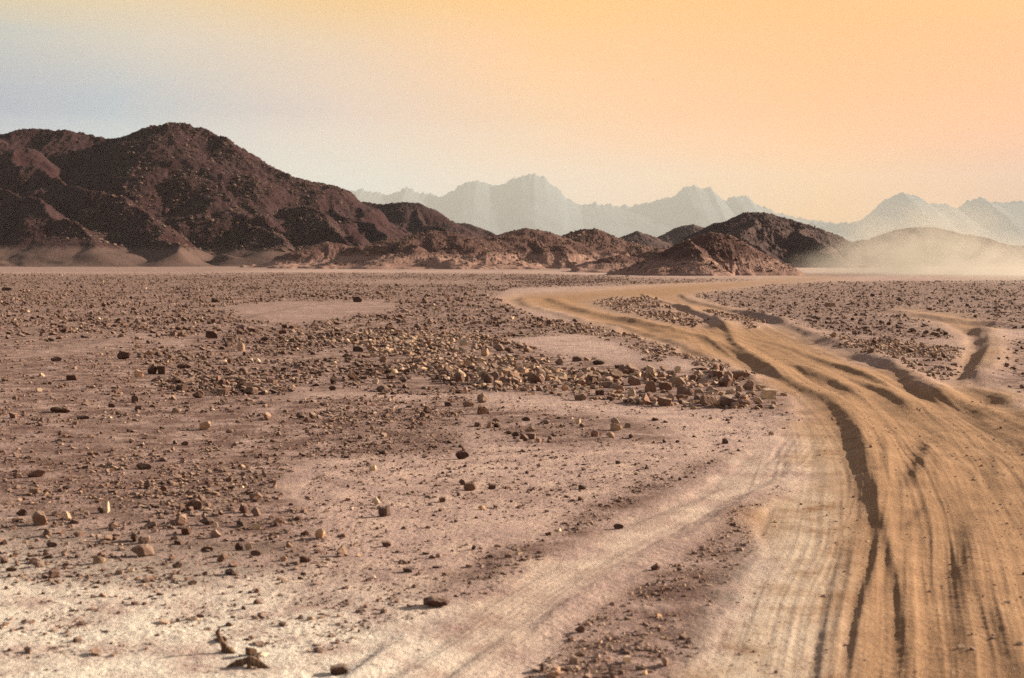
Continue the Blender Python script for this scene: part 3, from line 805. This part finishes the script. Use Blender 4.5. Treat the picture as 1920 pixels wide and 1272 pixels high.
# stones singled out one by one: px, py of the foot's middle, width px, height px, tone, shape seed, label
BOULDERS = [
 (670, 570, 18, 12, .08, 'b', 'lone dark boulder on the pale far clearing left of the track'),
 (402, 570, 20, 9, .12, 'w', 'dark wedge shaped rock among far rubble, left of the pale clearing'),
 (394, 637, 25, 18, .05, 'b', 'near black blocky rock standing upright in the rubble below the far clearing'),
 (231, 676, 30, 19, .12, 'r', 'dark dome shaped rock beside the faint pale side trail'),
 (285, 703, 20, 22, .06, 'p', 'left half of a dark twin rock in the stony band on the left'),
 (303, 703, 20, 18, .06, 'b', 'right half of a dark twin rock in the stony band on the left'),
 (135, 714, 22, 13, .12, 'b', 'squat dark block below the dome rock at the far left'),
 (451, 658, 17, 19, .80, 'p', 'tall tan stone catching the sun above the stony band'),
 (108, 777, 46, 13, .28, 'f', 'wide low brown mound of rock half buried at the left'),
 (381, 807, 23, 17, .72, 'b', 'blocky stone with one cream face on open gravel, centre left'),
 (625, 720, 14, 16, .08, 'p', 'small dark pointed stone below the stony band'),
 (583, 638, 16, 10, .08, 'r', 'small black rock right of the upright blocky rock'),
 (671, 659, 22, 13, .10, 'b', 'dark lumpy rock at the left start of the stone bank'),
 (342, 692, 30, 11, .30, 'f', 'flat reddish slab right of the dark twin rock'),
 (258, 708, 20, 14, .82, 'r', 'cream coloured stone left of the dark twin rock'),
 (717, 681, 18, 14, .55, 'r', 'brown round stone at the upper left of the stone bank'),
 (208, 766, 17, 8, .12, 'f', 'small dark flat stone right of the wide low brown mound'),
 (623, 733, 16, 9, .12, 'f', 'dark low stone just in front of the small pointed stone'),
 (12, 544, 24, 9, .10, 'r', 'dark boulder in the far rubble at the left border'),
 (104, 680, 22, 10, .12, 'w', 'dark wedge stone left of the dome shaped rock'),
 (702, 719, 16, 12, .90, 'r', 'pale cream stone on bare ground under the stone bank'),
 (329, 776, 18, 10, .60, 'w', 'greyish wedge stone on open gravel above the cream faced block'),
 (429, 812, 16, 9, .45, 'w', 'grey wedge stone right of the cream faced block'),
 (371, 748, 24, 15, .30, 'p', 'jagged brown stone with a spiky top in the middle of the left field'),
 (154, 788, 26, 9, .06, 'w', 'long dark leaning stone right of the wide low mound'),
 (348, 834, 15, 9, .25, 's', 'thin tilted slab standing alone on smooth gravel'),
 (904, 756, 24, 20, .50, 'r', 'round brown boulder in front of the stone bank, topmost of a close pair'),
 (904, 779, 23, 19, .28, 'b', 'dark brown boulder just below the round one in front of the bank'),
 (877, 765, 24, 12, .55, 'f', 'flat tan stone left of the close pair of round boulders'),
 (840, 763, 16, 10, .12, 'r', 'small dark stone left of the flat tan stone and boulder pair'),
 (867, 861, 29, 16, .06, 'w', 'lone dark wedge rock with a long shadow on smooth gravel'),
 (1154, 808, 26, 14, .70, 'w', 'tan wedge stone in the short second row of stones'),
 (1154, 796, 20, 13, .62, 'r', 'rounded tan stone on top of the second row of stones'),
 (1176, 803, 14, 9, .50, 'b', 'small brown block right of the second row wedge'),
 (1087, 752, 26, 14, .48, 'b', 'brick shaped brown stone on the lower edge of the bank'),
 (1060, 735, 17, 13, .75, 'w', 'tan three sided stone on the lower edge of the bank'),
 (1125, 742, 20, 13, .15, 'b', 'dark cubic stone on the lower edge of the bank'),
 (1185, 747, 18, 20, .78, 'p', 'pale stone standing on end at the front of the bank'),
 (1220, 737, 26, 22, .42, 'b', 'large brown block in the middle of the bank front'),
 (1188, 724, 28, 18, .40, 'r', 'wide brown boulder behind the standing pale stone in the bank'),
 (1256, 754, 18, 16, .66, 'r', 'tan lumpy stone at the foot of the bank'),
 (1283, 744, 36, 19, .38, 'w', 'wide brown pyramid shaped rock at the foot of the bank'),
 (1310, 743, 20, 15, .55, 'b', 'brown block right of the pyramid shaped rock'),
 (1362, 755, 22, 13, .85, 'r', 'pale boulder lying forward of the bank near its right end'),
 (1371, 740, 20, 10, .92, 'b', 'cream brick shaped stone near the right end of the bank'),
 (1404, 731, 25, 22, .55, 'r', 'round brown boulder on the right end of the bank'),
 (1442, 750, 32, 21, .90, 'b', 'large cream block at the right end of the bank beside the track'),
 (1423, 759, 21, 13, .72, 'r', 'tan stone just below the large cream block by the track'),
 (1385, 735, 15, 12, .60, 'b', 'small tan block left of the round boulder at the bank end'),
 (1426, 732, 20, 12, .65, 'r', 'rounded stone behind the large cream block by the track'),
 (1271, 699, 14, 14, .88, 'p', 'pale pointed stone on the crest of the bank'),
 (1310, 707, 20, 13, .66, 'r', 'round tan stone on the right crest of the bank'),
 (1081, 678, 18, 11, .15, 'b', 'dark rock on the left crest of the bank'),
 (1121, 684, 24, 10, .10, 'f', 'dark flat slab on the crest of the bank'),
 (1160, 691, 20, 9, .12, 'b', 'dark low block on the crest right of the flat slab'),
 (1048, 684, 20, 13, .50, 'r', 'brown boulder on the crest left of the dark slab'),
 (1300, 768, 15, 8, .60, 'w', 'small tan wedge on smooth gravel just below the bank'),
 (1360, 833, 13, 11, .22, 'b', 'small dark cube alone on smooth gravel near the bend'),
 (1146, 822, 18, 11, .70, 'w', 'tan wedge stone lowest in the second row of stones'),
 (1158, 869, 10, 7, .10, 'r', 'tiny dark stone alone on gravel below the second row'),
 (871, 648, 18, 12, .85, 'p', 'sunlit tan stone high at the left start of the bank'),
 (912, 670, 18, 17, .72, 'p', 'tall tan stone in the left part of the bank'),
 (936, 660, 26, 14, .45, 'r', 'large brown boulder in the left part of the bank'),
 (956, 664, 22, 12, .15, 'w', 'dark wedge rock beside the large brown boulder in the bank'),
 (998, 810, 22, 12, .62, 's', 'leaning tan slab at the left end of the second row of stones'),
 (985, 792, 20, 10, .15, 'r', 'dark stone above the leaning slab left of the second row'),
 (1085, 796, 12, 11, .88, 'p', 'small cream stone between the two clusters of the second row'),
 (1079, 603, 13, 7, .15, 'r', 'single dark stone on the outer lane of the sandy track'),
 (1446, 817, 12, 7, .65, 'b', 'small brown stone on gravel where the side branch leaves'),
 (73, 985, 33, 27, .42, 'r', 'large round brown boulder in the foreground at the left'),
 (38, 968, 24, 15, .06, 'r', 'dark stone left of the large round brown boulder'),
 (200, 962, 15, 24, .97, 'p', 'white shard standing on end in the left foreground'),
 (187, 962, 16, 12, .06, 'r', 'black stone in the shade of the white shard'),
 (267, 1048, 48, 23, .34, 'w', 'large grey purple rock in the left foreground'),
 (386, 990, 34, 14, .10, 'f', 'dark flat slab in the left foreground'),
 (402, 993, 15, 12, .95, 'r', 'cream stone touching the right end of the dark flat slab'),
 (722, 970, 26, 20, .22, 'p', 'lone dark pointed rock with a lit side in the centre foreground'),
 (479, 972, 22, 17, .45, 'r', 'pinkish brown stone right of the dark flat slab'),
 (479, 996, 20, 11, .88, 'b', 'cream block below the pinkish brown stone'),
 (451, 1034, 16, 17, .10, 's', 'thin black stone on edge in the left foreground'),
 (466, 1034, 18, 12, .80, 'w', 'pale wedge right of the thin black stone'),
 (182, 1062, 26, 15, .60, 'w', 'tan wedge rock left of the large grey purple rock'),
 (95, 1030, 24, 10, .10, 'f', 'flat black stone below the large round boulder'),
 (224, 1081, 20, 11, .62, 'r', 'small tan stone below the large grey purple rock'),
 (332, 1070, 20, 12, .10, 'w', 'dark wedge stone right of the large grey purple rock'),
 (530, 1055, 18, 11, .70, 'r', 'tan rounded stone at the right edge of the foreground stones'),
 (479, 1045, 26, 10, .30, 'f', 'flat brown stone below the pale wedge'),
 (267, 876, 34, 13, .18, 'f', 'elongated dark rock in the middle of the left field'),
 (71, 893, 42, 16, .40, 's', 'long slab tilted up to the right near the left border'),
 (568, 1080, 12, 7, .08, 'r', 'small black stone alone on the pale sand, centre left'),
 (725, 1026, 18, 10, .25, 'b', 'small dark block below the lone pointed rock'),
 (700, 883, 16, 11, .93, 'p', 'crumpled white stone on gravel above the pointed rock'),
 (706, 948, 16, 14, .95, 'r', 'white rounded stone behind the lone pointed rock'),
 (18, 1075, 22, 10, .12, 'f', 'flat dark stone at the left border above the pale sand'),
 (360, 1100, 20, 9, .38, 'w', 'brown wedge stone at the upper edge of the pale sand'),
 (820, 1142, 54, 20, .05, 'd', 'broad black dome of rock half sunk in the foreground'),
 (885, 921, 28, 17, .35, 'p', 'pyramid shaped grey stone right of centre in the foreground'),
 (867, 911, 16, 11, .25, 'r', 'small brown stone touching the pyramid shaped grey stone'),
 (924, 917, 18, 12, .12, 'r', 'dark stone right of the pyramid shaped grey stone'),
 (828, 944, 14, 10, .30, 'b', 'small brown block left of the pyramid shaped stone'),
 (764, 1076, 20, 9, .15, 'b', 'small flat dark brick on gravel above the black dome'),
 (1091, 916, 18, 9, .15, 'w', 'dark wedge on open gravel above the side branch'),
 (952, 1047, 14, 9, .12, 'b', 'small dark block near the left edge of the side branch'),
 (888, 1033, 10, 10, .10, 'r', 'small black stone between the dark bricks and blocks in the centre'),
 (1230, 1070, 20, 14, .12, 'p', 'dark pointed stone on the verge between track and side branch'),
 (1087, 1186, 22, 15, .30, 'r', 'brown round stone low on the verge by the side branch'),
 (1176, 1243, 18, 13, .97, 'b', 'white stone at the bottom of the verge'),
 (1160, 992, 22, 10, .10, 'f', 'dark flat stone on the left lip of the side branch'),
 (904, 958, 16, 9, .75, 'w', 'tan wedge below the pyramid shaped grey stone'),
 (632, 1264, 36, 18, .06, 'b', 'black block at the bottom border right of the dead wood'),
 (1563, 642, 15, 12, .65, 'r', 'round tan boulder on the right of the track at the edge of the rubble'),
 (1557, 575, 22, 9, .62, 'b', 'pale boulder in the far rubble right of the track'),
 (1637, 554, 10, 7, .08, 'r', 'small dark boulder at the near edge of the dust cloud'),
 (1689, 563, 16, 7, .08, 'w', 'dark boulder below the dust cloud'),
]

SHAPES = {'b': dict(flat=.80, block=True), 'r': dict(flat=.95, cuts=14), 'w': dict(flat=.70, cuts=7, long=1.25), 'p': dict(flat=1.35, cuts=8), 'f': dict(flat=.45, cuts=9, long=1.6), 's': dict(flat=.95, cuts=8, long=1.2), 'd': dict(flat=.6, cuts=16)}
protos = {}
def proto(kind, k, sub=3):
    key = (kind, k, sub)
    if key not in protos:
        v, f = stone_shape(sub, 7000 + 31 * k + ord(kind), **SHAPES[kind])
        if kind == 's': v[:, 1] *= .35
        protos[key] = mesh_from('stone', v, f, MAT_ROCK, smooth=False, link=False)
    return protos[key]

def place_stone(px, py, wpx, hpx, tone, kind, k, label, group=None, sub=3, turn=None, name='boulder'):
    x, y = on_ground(px, py)
    x, y = float(x), float(y)
    dist = math.hypot(y, CAM_H)
    width = wpx * dist / FPX
    y += width * .3
    src = proto(kind, k, sub)
    o = src.copy(); col.objects.link(o)
    o.name = name
    me = o.data
    hh = max(v.co.z for v in me.vertices) if 'hh' not in me else me['hh']
    me['hh'] = hh
    height = hpx * dist / FPX / hh
    o.location = (x, y, float(ground_z([x], [y])[0]) - height * hh * .16)
    o.scale = (width, width * random.uniform(.75, 1.0), height * 1.16)
    o.rotation_euler = (random.uniform(-.08, .08), random.uniform(-.10, .10), random.uniform(-.35, .35) if turn is None else turn)
    if kind == 's': o.rotation_euler = (.2, -.28, .1)
    o['tone'] = tone; o['label'] = label; o['category'] = 'rock'
    if group: o['group'] = group
    return o

for i, (px, py, wp, hp, tn, kd, lb) in enumerate(BOULDERS):
    place_stone(px, py, wp * .92, hp * .95, tn, kd, i % 5, lb)

# the next largest stones stay things of their own; the rest of each zone is rubble
GROUPS = {
 'bank': ('stones of the low bank', 'middling stone in the low bank of rubble ending at the track bend', 80),
 'mid_left': ('stones strewn over the left field', '', 14),
 'low_left': ('stones strewn over the left field', '', 14),
 'front_left': ('foreground stones on the left', 'middling stone in the scattered left foreground above the pale sand', 26),
 'second_row': ('stones of the short second row', 'small stone in the short second row in front of the bank', 18),
 'bank_tail': ('stones of the band left of the bank', 'middling stone in the stony band running left from the bank', 18),
 'verge': ('stones on the verge between track and side branch', 'small stone on the gravel verge between the track and its side branch', 14),
}
ANCHORS = [(b[0], b[1] - b[3] * .5, re.sub(r'^(the|a) ', '', b[6])) for b in BOULDERS if len(b[6].split()) <= 9]
used_labels = set(b[6] for b in BOULDERS)
def auto_label(px, py, kd, tone):
    col_ = 'black' if tone < .08 else 'dark' if tone < .22 else 'brown' if tone < .45 else 'tan' if tone < .7 else 'pale'
    shp = dict(b='blocky', r='rounded', w='wedge shaped', p='pointed', f='flat', s='thin')[kd]
    near_ = sorted(ANCHORS, key=lambda q: math.hypot(q[0] - px, 2.2 * (q[1] - py)))[:12]
    for q in near_:
        dx, dy = px - q[0], (py - q[1]) * 2.2
        far = 'just ' if math.hypot(dx, dy) < 60 else ''
        side = ('left of' if dx < 0 else 'right of') if abs(dx) > abs(dy) else ('beyond' if dy < 0 else 'in front of')
        for lb_ in (f'{col_} {shp} stone {far}{side} the {q[2]}', f'small {col_} {shp} stone {far}{side} the {q[2]}'):
            if lb_ not in used_labels and len(lb_.split()) <= 16:
                used_labels.add(lb_); return lb_
    return f'{col_} {shp} stone among the rubble'
for zn, zd in pool.items():
    r = zd['r']
    vis = (zd['px'] > -20) & (zd['px'] < 1940) & (zd['py'] < 1290)
    spx = zd['size'] * FPX / np.hypot(zd['y'], CAM_H)
    take = np.zeros(len(spx), bool)
    for b in BOULDERS:   # keep room round the hand placed stones
        hit = (np.abs(zd['px'] - b[0]) < b[2] * .6 + spx * .5) & (np.abs(zd['py'] - b[1] + b[3] * .2) < b[3] * .40 + spx * .25) & (spx > 4)
        take |= hit
    drop = take.copy()
    if zn in GROUPS:
        g, lb, n = GROUPS[zn]
        order = np.argsort(-spx * vis * (~drop))[:n]
        order = [i for i in order if not drop[i]]
        for q, i in enumerate(order):
            kd = random.choice('brrwwwppff')
            asp = dict(b=.7, r=.72, w=.55, p=.9, f=.38)[kd]
            place_stone(zd['px'][i], zd['py'][i], spx[i] * 1.1, spx[i] * asp, float(zd['tone'][i]), kd, random.randint(0, 6), auto_label(zd['px'][i], zd['py'][i], kd, zd['tone'][i]), g, sub=3, turn=random.uniform(0, 6.28), name='rock')
            drop[i] = True
    k = ~drop
    x, y = zd['x'][k], zd['y'][k]
    z = ground_z(x, y, fine=False)
    big_ = spx[k] > 9
    for mask, sub_ in ((big_, 2), (~big_ & (spx[k] > 4.5), 1), (spx[k] <= 4.5, 0)):
        zd.setdefault('parts', []).append((sub_, x[mask], y[mask], z[mask], zd['size'][k][mask], zd['tone'][k][mask]))
for nm, zones in (('rubble', ('far_left', 'far_mid', 'bank', 'bank_tail', 'edge_strip', 'mid_left', 'low_left', 'second_row')), ('rubble', ('islands', 'island_two', 'right_far', 'right_mid', 'right_edge')), ('gravel', ('front_left', 'scatter', 'verge', 'branch_edge', 'near_right', 'lane_grit'))):
    obs = []
    for s in (0, 1, 2):
        cat = [np.concatenate([p_[j] for zn in zones for p_ in pool[zn]['parts'] if p_[0] == s]) for j in range(1, 6)]
        if len(cat[0]): obs.append(merge_stones(nm, *cat, s, np.random.default_rng(5 + s)))
    # one object per area
    base = obs[0]
    Vall, Fall, Tall = [], [], []; off = 0
    for o in obs:
        me = o.data; n = len(me.vertices)
        v = np.empty(n * 3, np.float32); me.vertices.foreach_get('co', v)
        f = np.empty(len(me.loops), np.int32); me.loops.foreach_get('vertex_index', f)
        tt = np.empty(n, np.float32); me.attributes['tone'].data.foreach_get('value', tt)
        Vall.append(v.reshape(-1, 3)); Fall.append(f.reshape(-1, 3) + off); Tall.append(tt); off += n
        bpy.data.objects.remove(o); bpy.data.meshes.remove(me)
    o = mesh_from(nm, np.vstack(Vall), np.vstack(Fall), MAT_RUBBLE, dict(tone=np.concatenate(Tall)), smooth=False)
    o['kind'] = 'stuff'

# scree lying on the hills
def scree(hs, n, s, reg, zmin, seed, sub=0, clump=30, tone=(.1, .55)):
    xs, ys, Z = hs
    r = np.random.default_rng(seed)
    x = r.uniform(reg[0], reg[1], n * 3); y = r.uniform(reg[2], reg[3], n * 3)
    fx = np.interp(x, xs, np.arange(len(xs))); fy = np.interp(y, ys, np.arange(len(ys)))
    ix = np.clip(fx.astype(int), 0, len(xs) - 2); iy = np.clip(fy.astype(int), 0, len(ys) - 2)
    u = fx - ix; v = fy - iy
    z = (Z[iy, ix] * (1 - u) + Z[iy, ix + 1] * u) * (1 - v) + (Z[iy + 1, ix] * (1 - u) + Z[iy + 1, ix + 1] * u) * v
    ok = (z > zmin) & (fbm(x / clump, y / clump, 3, seed) > r.uniform(-.4, .3, n * 3))
    x, y, z = x[ok][:n], y[ok][:n], z[ok][:n]
    a = 2.3
    u = r.random(len(x)); size = (s[0] ** (1 - a) + (s[1] ** (1 - a) - s[0] ** (1 - a)) * u) ** (1 / (1 - a))
    return merge_stones('scree', x, y, z, size, np.minimum(tones(len(x), r, *tone), tone[1] + .12), sub, r)
scree(bigH, 6000, (.3, 1.7), (-150, -60, 460, 580), 5, 301, 1, 15, (.0, .12))
scree(bigH, 5000, (.25, .8), (-238, -40, 425, 600), 7, 302, 0, 33, (.0, .10))
scree(M9H, 5000, (.06, .50), (14, 40, 165, 200), .5, 303, 0, 3, (.05, .45))
scree(M2H, 4500, (.12, .9), (-50, 8, 300, 370), .6, 304, 0, 6, (.02, .40))
scree(M3H, 4500, (.12, .9), (-28, 30, 300, 375), .6, 305, 0, 6, (.02, .40))
scree(M4H, 3500, (.15, 1.3), (-4, 50, 370, 430), 1.2, 306, 0, 6, (.05, .50))
scree(M7H, 3500, (.15, .8), (50, 112, 363, 422), 2, 307, 0, 7, (.0, .25))

# ------------------------------------------------------------------ dead wood in the foreground
mw, tw, bw = base_mat('weathered_wood')
posw = tw.new('ShaderNodeTexCoord').outputs['Object']
nw = tw.noise(tw.vmath('MULTIPLY', posw, (60, 60, 9)).outputs[0], 1.0, 5, .7)
tw.l.new(tw.ramp(nw, [(.3, (.06, .035, .028)), (.52, (.14, .085, .06)), (.7, (.38, .27, .19))]), bw.inputs['Base Color'])
bmw = tw.new('ShaderNodeBump'); bmw.inputs['Distance'].default_value = .006; tw.l.new(nw, bmw.inputs['Height']); tw.l.new(bmw.outputs[0], bw.inputs['Normal'])
mb, tb, bb = base_mat('bleached_bone')
nb_ = tb.noise(tb.new('ShaderNodeTexCoord').outputs['Object'], 26, 5, .65)
tb.l.new(tb.ramp(nb_, [(.3, (.30, .20, .12)), (.5, (.60, .50, .38)), (.7, (.74, .66, .54))]), bb.inputs['Base Color'])

def tube(points, radii, seg=14, seed=0, rough=.12):
    P = np.array(points, float); n = len(P)
    t = np.linspace(0, n - 1, (n - 1) * 6 + 1)
    C = catmull(P)
    k = len(C)
    rad = np.interp(np.linspace(0, n - 1, k), np.arange(n), radii)
    V = []
    for i in range(k):
        d = C[min(i + 1, k - 1)] - C[max(i - 1, 0)]; d /= np.linalg.norm(d) + 1e-9
        a = np.cross(d, (0.13, 1, 0.2)); a /= np.linalg.norm(a); b = np.cross(d, a)
        for j in range(seg):
            th_ = 2 * math.pi * j / seg
            rr = rad[i] * (1 + rough * math.sin(3 * th_ + seed) + rough * float(perlin(i * .35 + seed, th_ * 1.2, seed)) * 1.6)
            V.append(C[i] + a * math.cos(th_) * rr + b * math.sin(th_) * rr * .8)
    F = [(i * seg + j, i * seg + (j + 1) % seg, (i + 1) * seg + (j + 1) % seg, (i + 1) * seg + j) for i in range(k - 1) for j in range(seg)]
    c0 = len(V); V.append(C[0]); V.append(C[-1])
    F += [(c0, (j + 1) % seg, j, c0) for j in range(seg)] + [(c0 + 1, (k - 1) * seg + j, (k - 1) * seg + (j + 1) % seg, c0 + 1) for j in range(seg)]
    return np.array(V), F

def polymesh(name, pieces, mat, parent=None):
    me = bpy.data.meshes.new(name)
    V, F = [], []
    for v, f in pieces:
        o = len(V); V += [tuple(q) for q in v]
        for q in f:
            q = [int(a) + o for a in q]
            if len(set(q)) < 4: q = list(dict.fromkeys(q))
            F.append(q)
    me.from_pydata(V, [], F); me.update()
    for p_ in me.polygons: p_.use_smooth = True
    me.materials.append(mat)
    ob = bpy.data.objects.new(name, me); col.objects.link(ob)
    if parent: ob.parent = parent
    return ob

def thing_at(name, px, py, label, cat):
    x, y = on_ground(px, py); x = float(x); y = float(y)
    e = bpy.data.objects.new(name, None); col.objects.link(e)
    e.location = (x, y, float(ground_z([x], [y])[0])); e['label'] = label; e['category'] = cat
    return e
U = math.hypot(on_ground(420, 1224)[1], CAM_H) / FPX      # metres per pixel there
# horn shaped stub
stub = thing_at('dead_wood_stub', 430, 1224, 'dark curved horn-like stub of dead wood standing up from the pale sand', 'dead wood')
polymesh('upright_horn', [tube([(-.004, 0, -.02), (-6 * U, 0, 6 * U), (-14 * U, .01, 18 * U), (-17 * U, 0, 28 * U), (-20 * U, -.01, 38 * U), (-16 * U, -.01, 47 * U)], [.024, .022, .013, .010, .012, .003], seed=1)], mw, stub)
polymesh('root_foot', [tube([(-16 * U, .02, 0), (-6 * U, 0, 6 * U), (4 * U, -.01, 4 * U), (12 * U, -.02, 0.0)], [.008, .016, .016, .004], seed=4, rough=.2)], mw, stub)
# gnarled piece with stubby legs in front
br = thing_at('gnarled_branch', 470, 1250, 'gnarled dark branch lying across the sand below the horn-like stub', 'dead wood')
polymesh('branch_stem', [tube([(-42 * U, 0, -.008), (-24 * U, .02, 3 * U), (-10 * U, .01, 10 * U), (2 * U, 0, 12 * U), (17 * U, -.01, 6 * U), (34 * U, -.02, -.005)], [.010, .024, .015, .022, .019, .009], seed=7, rough=.22)], mw, br)
polymesh('twig', [tube([(2 * U, 0, 12 * U), (-2 * U, -.02, 6 * U), (2 * U, -.04, -.01)], [.016, .012, .008], seed=9), tube([(15 * U, 0, 10 * U), (10 * U, .03, 16 * U), (16 * U, .05, 22 * U)], [.012, .008, .003], seed=10)], mw, br)
bn = thing_at('bleached_bone', 482, 1229, 'bleached cream and brown weathered bone lying behind the gnarled branch', 'bone')
v_, f_ = stone_shape(3, 881, cuts=16, flat=.55, long=1.5)
polymesh('bone_knob', [(v_ * np.array([34 * U, 26 * U, 30 * U]) + np.array([6 * U, 0, -.01]), f_)], mb, bn)
v_, f_ = stone_shape(3, 883, cuts=12, flat=.8)
polymesh('broken_end', [(v_ * np.array([22 * U, 20 * U, 22 * U]) + np.array([-13 * U, 0, 0]), f_)], mw, bn)
sc_ = thing_at('wood_scrap', 470, 1238, 'small pale greenish scrap of dry wood between bone and branch', 'dead wood')
v_, f_ = stone_shape(2, 889, cuts=9, flat=.4, long=1.6)
scrap = polymesh('splinter', [(v_ * np.array([28 * U, 18 * U, 16 * U]), f_)], mb, sc_)

# ------------------------------------------------------------------ dust cloud
def volume_box(name, lo, hi):
    v = [(x, y, z) for x in (lo[0], hi[0]) for y in (lo[1], hi[1]) for z in (lo[2], hi[2])]
    f = [(0, 1, 3, 2), (4, 6, 7, 5), (0, 4, 5, 1), (2, 3, 7, 6), (0, 2, 6, 4), (1, 5, 7, 3)]
    me = bpy.data.meshes.new(name); me.from_pydata(v, [], f); me.update()
    o = bpy.data.objects.new(name, me); col.objects.link(o); o['kind'] = 'stuff'
    m = bpy.data.materials.new(name + '_air'); m.use_nodes = True
    t = NT(m.node_tree); t.n.clear()
    out = t.new('ShaderNodeOutputMaterial'); pv = t.new('ShaderNodeVolumePrincipled')
    t.l.new(pv.outputs[0], out.inputs['Volume'])
    me.materials.append(m)
    return o, m, t, pv

dust, dm, t, pv = volume_box('dust_cloud', (34, 78, -.4), (150, 262, 16))
pos = t.new('ShaderNodeNewGeometry').outputs['Position']
def blob(cx, cy_, cz, rx, ry, rz, gain):
    d = t.vmath('SUBTRACT', pos, (cx, cy_, cz)).outputs[0]
    d = t.vmath('MULTIPLY', d, (1 / rx, 1 / ry, 1 / rz)).outputs[0]
    l = t.vmath('LENGTH', d).outputs['Value']
    return t.math('MULTIPLY', t.maprange(l, 1.0, .0), gain)
s1 = blob(58, 190, 0, 22, 60, 6.5, 1.1)
s2 = blob(57, 200, 2.5, 15, 40, 10, .9)
s3 = blob(100, 200, 1, 40, 60, 6.5, .35)
s4 = blob(62, 120, -.3, 30, 46, 2.6, .6)
s = t.math('ADD', t.math('ADD', s1, s2), t.math('ADD', s3, s4))
nz = t.noise(t.vmath('MULTIPLY', pos, (1, .5, 1.5)).outputs[0], .16, 5, .65, dist=.8)
dens = t.math('MULTIPLY', s, t.maprange(nz, .33, .66, .0, 2.0))
t.l.new(t.math('MULTIPLY', dens, .037), pv.inputs['Density'])
pv.inputs['Color'].default_value = (.70, .65, .61, 1)
pv.inputs['Anisotropy'].default_value = .25

# ------------------------------------------------------------------ hazy air round the whole place
haze, hm, t, pv = volume_box('haze', (-25000, -25000, -16), (25000, 25000, 1500))
pv.inputs['Color'].default_value = (.64, .69, .745, 1)
pv.inputs['Density'].default_value = 0.000056
pv.inputs['Anisotropy'].default_value = .0
cy.volume_step_rate = 1.0
